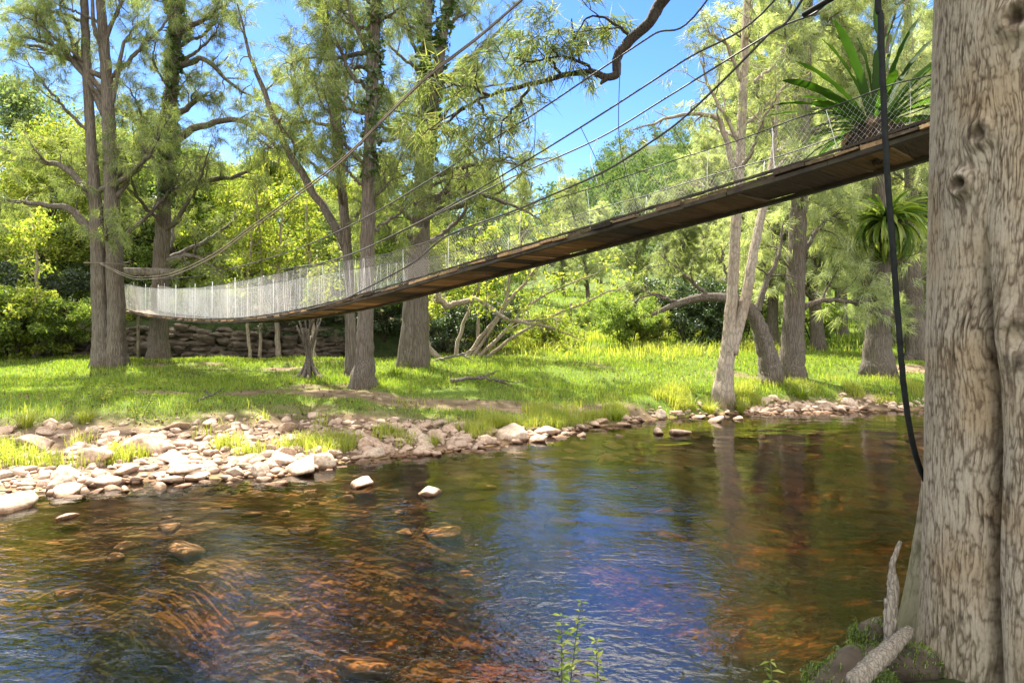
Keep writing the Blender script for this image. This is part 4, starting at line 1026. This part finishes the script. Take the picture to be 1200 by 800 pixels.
for x, ytop, d, n, lab in ((660, 716, 3.05, 2, 'tallest thin leafy weed rising at the bottom edge of the picture'), (702, 745, 3.0, 1, 'smaller leafy weed just right of the tallest weed at the bottom edge'), (916, 775, 2.95, 1, 'short weed at the bottom edge left of the mossy root')):
    p0 = W(x, ytop, d); zg = float(ground_z(p0[0], p0[1])); stem_plant(p0[0], p0[1], zg, p0[2] - zg, n, lab, leaf=.09, step=.035, lean=.03)
for x, y, h, lab in ((163, 490, .55, 'bushy weed beside the trunk shadow on the cobble bank'), (118, 470, .40, 'pale flowering weed left of the trunk shadow'), (128, 468, .36, 'second pale weed right beside the flowering one'), (500, 500, .30, 'weed on the beach below the root-flared oak'), (885, 462, .35, 'weed between the forked and the bent tree'), (360, 486, .28, 'small weed on the middle of the cobble bank')):
    X, Y = G(x, y); stem_plant(X, Y, float(ground_z(X, Y)), h, 7, lab, 'dry_grass' if 'pale' in lab else 'leaf_yellow', .07, lean=.45, step=.05)

# ------------------------------------------------------------------ mossy foot of the big tree, dead wood
def blob(mb, c, rad, seed, ico=ICO3, sharp=6): V, Fc = stone_shape(ico, seed, sharp, 14, rad); mb.add(V + np.asarray(c), Fc); return V + np.asarray(c)
M['soil'] = plain_mat('damp_soil', [(.03, .022, .015), (.08, .06, .04)], 9, .95, .6)
mc = W(1012, 778, 3.05); mound = empty('mossy_mound', (mc[0], mc[1], 0)); tag(mound, 'mossy clump of earth and roots at the foot of the huge trunk', 'moss mound')
mb = MB(); V = blob(mb, (mc[0] + .02, mc[1] + .12, .18), (.26, .24, .30), 61); V2 = blob(mb, (mc[0] + .27, mc[1] + .22, .25), (.24, .22, .30), 62)
V3 = blob(mb, (mc[0] + .10, mc[1] + .02, .30), (.10, .09, .16), 63); V4 = blob(mb, (mc[0] - .10, mc[1] + .14, .28), (.11, .09, .12), 64); V5 = blob(mb, (mc[0] + .19, mc[1] + .32, .42), (.10, .08, .14), 65); V2 = np.vstack([V2, V3, V4, V5])
for k in range(9): a = rng.uniform(2.2, 5.2); q0 = np.array([mc[0] + .2, mc[1] + .2, .40]); tube(mb, wander(q0, (math.cos(a), math.sin(a), -.95), rng.uniform(.3, .5), 8, .35, -.3), np.linspace(.022, .005, 9), 6, .3)
mb.build('earth', M['soil'], mound)
mb = MB(); VV = np.vstack([V, V2]); VV = VV[(VV[:, 2] > .27)]; k = rng.integers(len(VV), size=22000)
P = VV[k] + rng.normal(0, .008, (22000, 3)); kp = fbm(P[:, 0] * 9, P[:, 1] * 9 + P[:, 2] * 7, 3) > -.06; P = P[kp]
blades(mb, P[:, 0], P[:, 1], P[:, 2], rng.uniform(.012, .03, len(P)), np.full(len(P), .006), .8); mb.build('moss', M['moss'], mound, False)
sx0 = 3.2; stick = MB()
SP = [W(1044, 760, sx0), W(1043, 725, sx0), W(1046, 700, sx0), W(1046, 680, sx0), W(1046, 660, sx0), W(1050, 648, sx0), W(1055, 634, sx0)]
tube(stick, smooth_path(SP, 40), np.interp(np.linspace(0, 1, 40), [0, .35, .55, .6, .8, 1], [.032, .027, .022, .014, .012, .009]), 9, .3)
tube(stick, smooth_path([W(1043, 708, sx0), W(1039, 703, sx0), W(1038, 712, sx0)], 5), np.linspace(.02, .008, 5), 6, .2); tube(stick, smooth_path([W(1046, 684, sx0), W(1052, 684, sx0), W(1053, 698, sx0)], 6), np.linspace(.012, .004, 6), 5, .3); tube(stick, smooth_path([W(1046, 678, sx0), W(1040, 676, sx0)], 4), np.linspace(.008, .003, 4), 5, .2)
tag(stick.build('dead_stump', M['old_wood'], None, True, W(1044, 760, sx0)), 'thin weathered stump with a bleached bent tip beside the huge trunk', 'stump')
mb = MB(); lp = smooth_path([W(1000, 800, 2.85), W(1030, 772, 2.98), W(1066, 738, 3.15)], 30); tube(mb, lp, np.interp(np.linspace(0, 1, 30), [0, .5, 1], [.036, .040, .024]), 14, .3)
tag(mb.build('fallen_log', M['old_wood'], None, True, lp[0]), 'short grey log propped against the huge trunk over the moss', 'log')
def dead_branch(paths, label, mat='bark', r0=.05, name='fallen_branch', cat='branch'):
    P0 = paths[0]; mb = MB()
    for k, Pp in enumerate(paths): S = smooth_path(Pp, 26) + rng.normal(0, .01, (26, 3)); tube(mb, S, np.linspace(r0 * (1 if k == 0 else .6), .008, 26), 7, .2)
    o = mb.build(name, M[mat], None, True, P0[0]); tag(o, label, cat); return o
dead_branch([[W(528, 446, 15.2), W(555, 443, 15.3), W(580, 445, 15.2), W(612, 449, 15)], [W(555, 443, 15.3), W(575, 438, 15.6), W(585, 434, 15.8)], [W(580, 445, 15.2), W(600, 452, 14.8)]], 'dark fallen branch lying on the grass behind the tussock')
dead_branch([[W(500, 425, 19.5), W(540, 415, 19), W(566, 404, 18.8)], [W(540, 415, 19), W(560, 425, 18.8)]], 'pale dead bough lying under the dark thicket right of the dense oak', 'wood_grey')
dead_branch([[W(1050, 432, 19.5), W(1072, 431, 19.4), W(1110, 433, 19.2)]], 'pale log lying on the right grass beyond the flared oak', 'wood_grey', .13, 'fallen_log', 'log')
dead_branch([[W(230, 470, 12.5), W(250, 462, 12.8), W(262, 455, 13)], [W(245, 464, 12.7), W(240, 455, 12.9)]], 'small dead twigs on the bare ground above the cobble bank', 'bark', .02)
mb = MB(); n = 7000; X = rng.uniform(-12, 12, n); Y = rng.uniform(9, 22, n); kp = (Y - shore(X) > .4) & (np.abs(X) < .8 * Y) & (rng.random(n) < .25 + .9 * vnoise(X * .8, Y * .8)); X, Y = X[kp], Y[kp]
leaf_cloud(mb, np.stack([X, Y, ground_z(X, Y) + .03], -1), np.full(len(X), .05), 2, .035, .3); M['litter'] = leaf_mat('fallen_leaves', [(.06, .035, .018), (.14, .085, .04), (.24, .16, .08)], .1, .01)
tag(mb.build('leaf_litter', M['litter'], None, False), kind='stuff')
# gnarled stump with suckers
X, Y = G(362, 442); st = empty('gnarled_stump', (X, Y, float(ground_z(X, Y)))); tag(st, 'gnarled root stump with leafy suckers in the shade left of the slim oak', 'stump')
mb = MB(); z0 = float(ground_z(X, Y))
for k in range(9): a = k * .7 + rng.random() * .4; tube(mb, smooth_path([(X + .42 * math.cos(a), Y + .42 * math.sin(a), z0 - .05), (X + .18 * math.cos(a), Y + .18 * math.sin(a), z0 + .12), (X + .05 * math.cos(a), Y + .05 * math.sin(a), z0 + .55), (X + .3 * math.cos(a), Y + .3 * math.sin(a), z0 + rng.uniform(.9, 1.7))], 14), np.linspace(.06, .018, 14), 7, .2)
mb.build('stump_wood', M['bark'], st); f = MB(); mb = MB()
for k in range(7): Q = wander((X, Y, z0 + 1.0), (rng.normal(0, .3), rng.normal(0, .3), 1), 1.6, 7, .2); tube(mb, Q, np.linspace(.02, .005, len(Q)), 5, 0); leaf_cloud(f, Q[3:], .22, 26, .055)
mb.build('sucker', M['twig'], st); f.build('leaves', M['leaf_yellow'], st, False)

# ------------------------------------------------------------------ epiphytes and the fern on the deck
def fern(name, c, n, L, w, label, elev=(.1, 1.2), mat='fern', wav=.08, cat='fern', core=True, thin=False, group=None, dirs=None):
    root = empty(name, c); tag(root, label, cat, group); mb = MB()
    for k in range(n):
        az = k * 2.39996 + rng.normal(0, .15) if dirs is None else dirs[k][0]; el = elev[0] + (elev[1] - elev[0]) * rng.random() if dirs is None else dirs[k][1]
        Lk = L * rng.uniform(.75, 1.12) if dirs is None else L * dirs[k][2]; ns = 16
        dh = np.array([math.cos(az), math.sin(az), 0]); P = [np.array(c, float) + dh * .03]; e = el
        for q in range(ns): P.append(P[-1] + (dh * math.cos(e) + np.array([0, 0, math.sin(e)])) * Lk / ns); e -= (.055 if not thin else .11) * (1.3 - el * .5)
        P = np.array(P); u = np.linspace(0, 1, ns + 1); T = unit(np.gradient(P, axis=0)); S = unit(np.cross(T, np.array([0, 0, 1.0])) + rng.normal(0, .05, 3)); Nn = np.cross(S, T)
        tw_ = rng.normal(0, .35); S = S * math.cos(tw_) + Nn * math.sin(tw_); Nn = np.cross(S, T)
        ww = w * .5 * np.clip(np.minimum(.28 + u * 3.2, (1.02 - u) * 5.5), 0.04, 1) ** .7 * rng.uniform(.8, 1.15); ed = wav * w * np.sin(u * 34 + k)
        V = np.stack([P - S * (ww * (1 + wav * np.sin(u * 41 + 2 * k)))[:, None] + Nn * (ww * .35 + ed)[:, None], P, P + S * (ww * (1 + wav * np.sin(u * 37 + k)))[:, None] + Nn * (ww * .35 - ed)[:, None]], 1).reshape(-1, 3)
        o = np.arange(ns)[:, None] * 3; mb.add(V, None, np.concatenate([o, o + 1, o + 4, o + 3, o + 1, o + 2, o + 5, o + 4], 1).reshape(-1, 4))
    return root, mb
M['rib'] = plain_mat('frond_rib', [(.02, .014, .008), (.05, .03, .015)], 9, .6, 0)
M['root_ball'] = plain_mat('fibrous_root_ball', [(.022, .016, .010), (.06, .04, .022), (.12, .07, .035)], 22, .95, 1.0, dist=.03)
tf = t_of_px(1026, .45); fc = BP(tf, .45, 0); fc[2] += .20
D_ = []
for (px, py) in ((915, 128), (925, 116), (934, 93), (945, 79), (968, 60), (981, 40), (1018, 27), (1052, 40), (1064, 28), (1078, 35), (1090, 55), (1100, 72), (1104, 92), (1108, 112), (960, 118), (1000, 60)):
    tgt = W(px, py, fc[1] + rng.uniform(-.25, .3)); v = tgt - fc; h_ = math.hypot(v[0], v[1]); D_.append((math.atan2(v[1], v[0]), math.atan2(v[2], h_) + .30, np.linalg.norm(v) / .62))
for k in range(30): D_.append((rng.uniform(-3.14, 3.14), rng.uniform(.15, 1.2), rng.uniform(.65, 1.0)))
root, mb = fern('birds_nest_fern', fc, len(D_), .70, .060, 'large fern with strap fronds sitting on the bridge deck inside the netting', dirs=D_)
mb.build('frond', M['fern'], root)
mb = MB(); V, Fc = stone_shape(ICO3, 77, 6, 16, (.17, .17, .22)); V = V * (1 + .16 * rng.normal(0, 1, (len(V), 1))); mb.add(V + fc + np.array([-.02, 0, -.07]), Fc)
for k in range(170): a = rng.random() * 6.28; p0 = fc + np.array([.17 * math.cos(a), .17 * math.sin(a), rng.uniform(-.05, .02)]); tube(mb, wander(p0, (math.cos(a), math.sin(a), -1.2), rng.uniform(.1, .24), 5, .4, -.2), np.linspace(.006, .002, 6), 4, 0)
mb.build('root_ball', M['root_ball'], root)
DD = [(rng.uniform(-3.14, 3.14), rng.uniform(-.25, .3), rng.uniform(.3, .55)) for k in range(26)]
tmp, mb = fern('spare', fc, len(DD), .6, .05, 'x', dirs=DD, wav=.16); bpy.data.objects.remove(tmp)
M['dead_frond'] = leaf_mat('withered_fronds', [(.07, .04, .018), (.14, .08, .035), (.20, .13, .06)], .25, .01)
mb.build('withered_frond', M['dead_frond'], root)
c = W(1036, 262, 17.1); c[1] -= .1
root, mb = fern('epiphyte_clump', c, 260, 1.25, .07, 'clump of arching strap leaves growing on the flared oak below the bridge end', (-.35, 1.25), 'leaf', .02, 'epiphyte', thin=True)
mb.build('leaves', M['leaf'], root); mb = MB(); V, Fc = stone_shape(ICO3, 78, 6, 16, (.36, .36, .45)); mb.add(V + c + np.array([0, .25, -.05]), Fc); mb.build('root_ball', M['root_ball'], root)
c = W(318, 190, 20.0); root, mb = fern('epiphyte_clump', c, 60, .6, .05, 'small drooping epiphyte hanging on the ivy-clad oak limb', (-1.0, .8), 'leaf', .02, 'epiphyte', thin=True); mb.build('leaves', M['leaf_yellow'], root)

# ------------------------------------------------------------------ dry stone wall, saplings, fence
mb = MB()
for k in range(520):
    X = rng.uniform(-16.5, -5.0); lay = rng.integers(0, 7); Y = 22.35 + rng.normal(0, .06) - .05 * lay * 0; z = float(ground_z(X, 21.5)) + .08 + lay * .165 + rng.normal(0, .02)
    if lay > 4 + 2.4 * vnoise(np.array(X * .7), np.array(3.3)): continue
    V = shapes2[k % 12] * np.array([1, .9, 1.2]) * rng.uniform(.14, .26); mb.add(V + np.array([X, Y - .05 + lay * .03, z]), ICO2[1])
tag(mb.build('stone_wall', M['wall_stone'], None, False, (-10.5, 22.3, .7)), 'low dry stone retaining wall behind the left oaks', 'wall')
for k, (x, y, top, d, lab) in enumerate(((293, 418, 270, 21.5, 'thin pale sapling trunk, left one under the netting'), (305, 416, 210, 21.8, 'straight thin pale sapling under the netting'), (326, 408, 250, 22.0, 'thicker pale sapling stem right of the straight one under the netting'), (368, 420, 240, 20.0, 'slim sapling just left of the slim oak'), (40, 385, 250, 20.8, 'thin leaning sapling at the far left thicket'), (560, 432, 260, 20.5, 'slim sapling in the thicket right of the dense oak'), (420, 428, 300, 21, 'slim sapling between the slim and straight oaks'))):
    P = [W(x, y, d), W(x + rng.normal(0, 3), (y + top) / 2, d), W(x + rng.normal(0, 7), top, d)]; zb = float(ground_z(P[0][0], d)); P[0][2] = zb - .1
    root = empty('sapling', (P[0][0], d, zb)); tag(root, lab, 'sapling', 'thin saplings before the thicket'); mb, tw, fol = MB(), MB(), ([], [])
    S = smooth_path(P, 24) + rng.normal(0, .015, (24, 3)); tube(mb, S, np.linspace(.10 if k == 2 else .06, .025, 24), 8, .12)
    f = MB(); 
    for q in range(12): Q = wander(S[rng.integers(10, 24)], (rng.normal(), rng.normal(), .7), rng.uniform(.5, 1.3), 5, .3); tube(mb, Q, np.linspace(.018, .005, len(Q)), 4, 0); leaf_cloud(f, Q[2:], .28, 22, .07)
    mb.build('trunk', M['bark_pale'], root); f.build('crown', M['leaf_yellow'], root, False)
fence = empty('wire_fence', (2.0, 36, float(ground_z(2.0, 36)))); tag(fence, 'old post and wire fence crossing the bright paddock', 'fence')
fp = [(-1.5 + 2.3 * k, 35.5 + .25 * k) for k in range(9)]
for X, Y in fp: mb = MB(); z = float(ground_z(X, Y)); tube(mb, [(X, Y, z - .2), (X + .02, Y, z + .6), (X + rng.normal(0, .03), Y, z + 1.15)], .065, 7, .15); mb.build('post', M['wood_grey'], fence)
for hgt in (.45, .8, 1.08):
    mb = MB(); tube(mb, [(X, Y - .07, float(ground_z(X, Y)) + hgt) for X, Y in fp], .006, 4, 0); mb.build('fence_wire', M['cable'], fence)

# ------------------------------------------------------------------ arching thicket shrub with bare limbs right of the dense oak
X, Y = -1.6, 20.5; z0 = float(ground_z(X, Y)); sh = empty('arching_shrub', (X, Y, z0)); tag(sh, 'many-stemmed arching shrub with bare crossing limbs under the middle of the deck', 'shrub')
wd, tw, fol = MB(), MB(), ([], [])
for spec, w0 in (([(535, 438), (560, 400), (600, 350), (640, 300), (660, 262)], 6), ([(538, 438), (580, 400), (630, 350), (700, 320)], 6), ([(532, 438), (540, 390), (560, 330), (570, 280)], 6), ([(510, 345, -1), (525, 358, -1), (560, 352, -1), (600, 376, -1), (660, 372, -1)], 10), ([(530, 438), (500, 400), (506, 365), (512, 345, -1)], 9), ([(600, 375, -1), (640, 382, -1), (680, 398, -1)], 5), ([(545, 438), (610, 390), (690, 352), (745, 330)], 5), ([(540, 436), (590, 360), (600, 300), (625, 260)], 5)):
    limb_with_twigs(wd, tw, px_path(spec, 20.3), w0 / 2 * 20.3 / F, .01, 8, 4, .8, .5, .4, 6, fol)
wd.join(tw); wd.build('stem', M['bark_pale'], sh); f = MB(); C = np.array(fol[0]); C = C[rng.random(len(C)) < .45]
leaf_cloud(f, C, .22, 9, .075); f.build('leaves', M['leaf_yellow'], sh, False)

# ------------------------------------------------------------------ thicket and forest behind
def proto(*a, cat='tree', **k): r_ = make_broad(*a, **k); r_['category'] = cat; return r_
B = [proto('leafy_tree', 8.5, 2.9, 101, 'leaf', 100, 270, .075), proto('leafy_tree', 9.5, 3.1, 102, 'leaf_yellow', 100, 270, .075), proto('leafy_tree', 7.0, 2.6, 103, 'leaf', 90, 260, .07), proto('leafy_tree', 11, 3.2, 104, 'leaf_green', 120, 240, .08)]
S_ = [proto('bush', 2.2, 1.5, 111, 'leaf', 70, 190, .05, .05, 'bark_dark', .06, 4, clump=(.35, .6), cat='bush'), proto('bush', 1.7, 1.3, 112, 'leaf_yellow', 70, 190, .05, .05, 'bark_dark', .05, 4, clump=(.35, .6), cat='bush'), proto('bush', 2.4, 1.6, 113, 'leaf_dark', 70, 170, .06, .05, 'bark_dark', .06, 4, clump=(.35, .6), cat='bush')]
used = {}
def put(pr, x, d, label, group, sc=1.0, Yoff=0, sz=None):
    X = (x - 600) / F * d; k = pr.name
    o = place(pr, used.get(k, False), X, d, rng.random() * 6.28, sc, label, group, pr['category'], -.05, sz); used[k] = True; return o
land_ = [(-60, 'beyond the left edge of the thicket'), (20, 'left of the knotted twin trunk'), (90, 'behind the knotted twin trunk'), (155, 'between the two left oaks'), (215, 'behind the ivy-clad oak'), (270, 'above the left netting'), (330, 'behind the middle of the netting'), (385, 'behind the slim oak'), (445, 'behind the straight root-flared oak'), (505, 'behind the dense twin-trunked oak'), (560, 'behind the arching shrub')]
for k, (x, ww) in enumerate(land_):
    if x < 600: put(B[k % 4], x + rng.normal(0, 8), 25.5 + rng.uniform(-.6, 2), 'sunny leafy tree in the front of the thicket ' + ww, 'leafy trees of the left thicket', rng.uniform(.78, .98) * (.62 if x > 300 else .9 if x > 230 else 1))
    put(B[(k + 2) % 4], x + 25 + rng.normal(0, 8), 31 + rng.uniform(-1, 2), 'taller leafy tree in the back of the thicket ' + ww, 'leafy trees of the left thicket', rng.uniform(.9, 1.15) * (.62 if x > 520 else .8 if x > 260 else 1.05))
    if x < 480: put(B[(k + 1) % 4], x + 5, 40 + rng.uniform(-1, 3), 'distant leafy tree over the thicket ' + ww, 'leafy trees of the left thicket', rng.uniform(1.0, 1.2))
bl = [(10, 20.3, 1, 1.35, 'big bush at the far left above the shaded grass'), (62, 21.2, 0, 1.0, 'bush left of the knotted twin trunk'), (-20, 19.5, 0, 1.2, 'bush cut by the left picture edge'), (35, 23.2, 2, 1.0, 'dark bush behind the big left bush'), (225, 23.3, 1, .7, 'low bush on top of the stone wall right of the ivy-clad oak'), (262, 23.6, 0, .8, 'bush on the stone wall under the netting'), (150, 23.6, 1, .75, 'bush on the stone wall between the two left oaks'), (350, 22.6, 2, .85, 'dark bush behind the saplings'), (395, 23, 2, .9, 'dark bush behind the slim oak'), (452, 22.6, 2, .95, 'dark bush left of the dense twin-trunked oak'), (530, 22.0, 2, .85, 'dark bush at the right of the dense twin-trunked oak'), (575, 23, 2, .8, 'dark bush behind the arching shrub'), (640, 24.0, 1, .75, 'small yellow bush at the end of the thicket'), (690, 31.0, 0, .5, 'low bush in front of the paddock fence'), (735, 24.5, 0, .95, 'round bush standing on the paddock edge'), (757, 25.0, 1, .8, 'yellowish bush right beside the round paddock bush'), (812, 25.5, 2, 1.15, 'wide dark bush behind the arching limb of the bent tree'), (838, 26, 2, 1.0, 'dark bush right of the wide dark bush'), (868, 27, 0, 1.0, 'bush seen between the forked stems'), (958, 26, 0, .85, 'bush right of the broad dark oak'), (1090, 24, 0, 1.0, 'bush by the shaggy far oak'), (790, 35.0, 1, .8, 'bush in the paddock left of the forked tree')]
for x, d, k, sc, lab in bl: put(S_[k], x, d, lab, 'bushes of the far bank', sc)
# pale she-oaks on the right
def proto_oak(name, H, seed, mat, n=34, lm=3.4):
    global rng
    keep = rng; rng = np.random.default_rng(seed); root = empty(name); root['category'] = 'tree'; wood, tw, fol = MB(), MB(), ([], [])
    P = wander((0, 0, -.2), (rng.normal(0, .04), rng.normal(0, .04), 1), H, 12, .07, .1); S = smooth_path(P, 40); rad = np.linspace(.25, .02, 40) * (1 + .5 * np.exp(-np.linspace(0, 1, 40) * H / .4)); tube(wood, S, rad, 12, .08)
    for k in range(n):
        u = .14 + .82 * (k + rng.random()) / n; i_ = int(u * 39); az = rng.random() * 6.28; el = rng.uniform(.0, .8)
        Q = wander(S[i_], (math.cos(az) * math.cos(el), math.sin(az) * math.cos(el), math.sin(el)), lm * rng.uniform(.4, 1) * (1.15 - .75 * u), 6, .3, .2); limb_with_twigs(wood, tw, Q, .035 + .05 * (1 - u), .01, 6, 4, .95, .55, .2, 5, fol)
    wood.join(tw); tk = wood.build('trunk', M['bark'], root); f = MB(); needle_tufts(f, np.array(fol[0]), np.array(fol[1]), 28, .30, .0165); f.build('crown', M[mat], root, False); rng = keep; return root
O_ = [proto_oak('pale_oak', 13, 121, 'needle_pale'), proto_oak('pale_oak', 14, 122, 'needle_pale', 38), proto_oak('pale_oak', 11.5, 123, 'needle')]
ol = [(505, 33, 2, .60, 'feathery oak behind the thicket at the dense oak'), (555, 37, 0, .62, 'pale oak behind the arching shrub on the left'), (690, 44, 1, .62, 'pale oak under the middle cables beyond the paddock'), (835, 38, 1, .80, 'pale oak right of the bridge hangers beyond the bank'), (800, 29, 2, .58, 'small feathery oak left of the forked tree'), (905, 33, 1, 1.05, 'tall pale oak behind the forked crown'), (745, 40, 2, .62, 'small oak at the paddock corner'), (815, 33, 0, .72, 'pale oak behind the arching limb'), (872, 30, 1, .80, 'pale oak just behind the forked stems'), (905, 25, 0, .86, 'pale oak between forked tree and broad dark oak'), (960, 24, 1, .95, 'feathery pale oak filling the gap right of the broad dark oak'), (985, 30, 0, 1.15, 'tall pale oak behind the fern'), (1050, 25, 1, 1.05, 'feathery oak behind the flared oak'), (1010, 38, 2, 1.3, 'distant oak behind the fern'), (1085, 30, 0, 1.2, 'pale oak by the edge of the huge trunk'), (925, 40, 1, 1.2, 'distant pale oak above the broad dark oak'), (1140, 24, 1, 1.1, 'pale oak hidden mostly by the huge trunk'), (855, 46, 0, .95, 'far pale oak left of the forked crown'), (660, 52, 2, .66, 'far oak over the paddock'), (705, 56, 0, .6, 'far pale oak beyond the paddock fence'), (610, 48, 1, .62, 'far pale oak over the arching shrub'), (785, 60, 1, .7, 'far oak on the slope beyond the paddock')]
for x, d, k, sc, lab in ol: put(O_[k], x, d, lab, 'pale oaks of the right bank', sc)
# wooded hill beyond
mb = MB(); n = 900; Y = rng.uniform(62, 250, n) ; X = rng.uniform(-.95, 1.05, n) * Y
C, rr = [], []
for x_, y_ in zip(X, Y):
    h_ = rng.uniform(4.5, 9); z = float(ground_z(x_, y_))
    for q in range(5): C.append((x_ + rng.normal(0, 1.3), y_ + rng.normal(0, 1.3), z + h_ * (.35 + .16 * q))); rr.append(rng.uniform(1.2, 2.4))
leaf_cloud(mb, np.array(C), np.array(rr), 55, .42, .8, .5)
tag(mb.build('hill_forest', M['far_leaf'], None, False), kind='stuff')
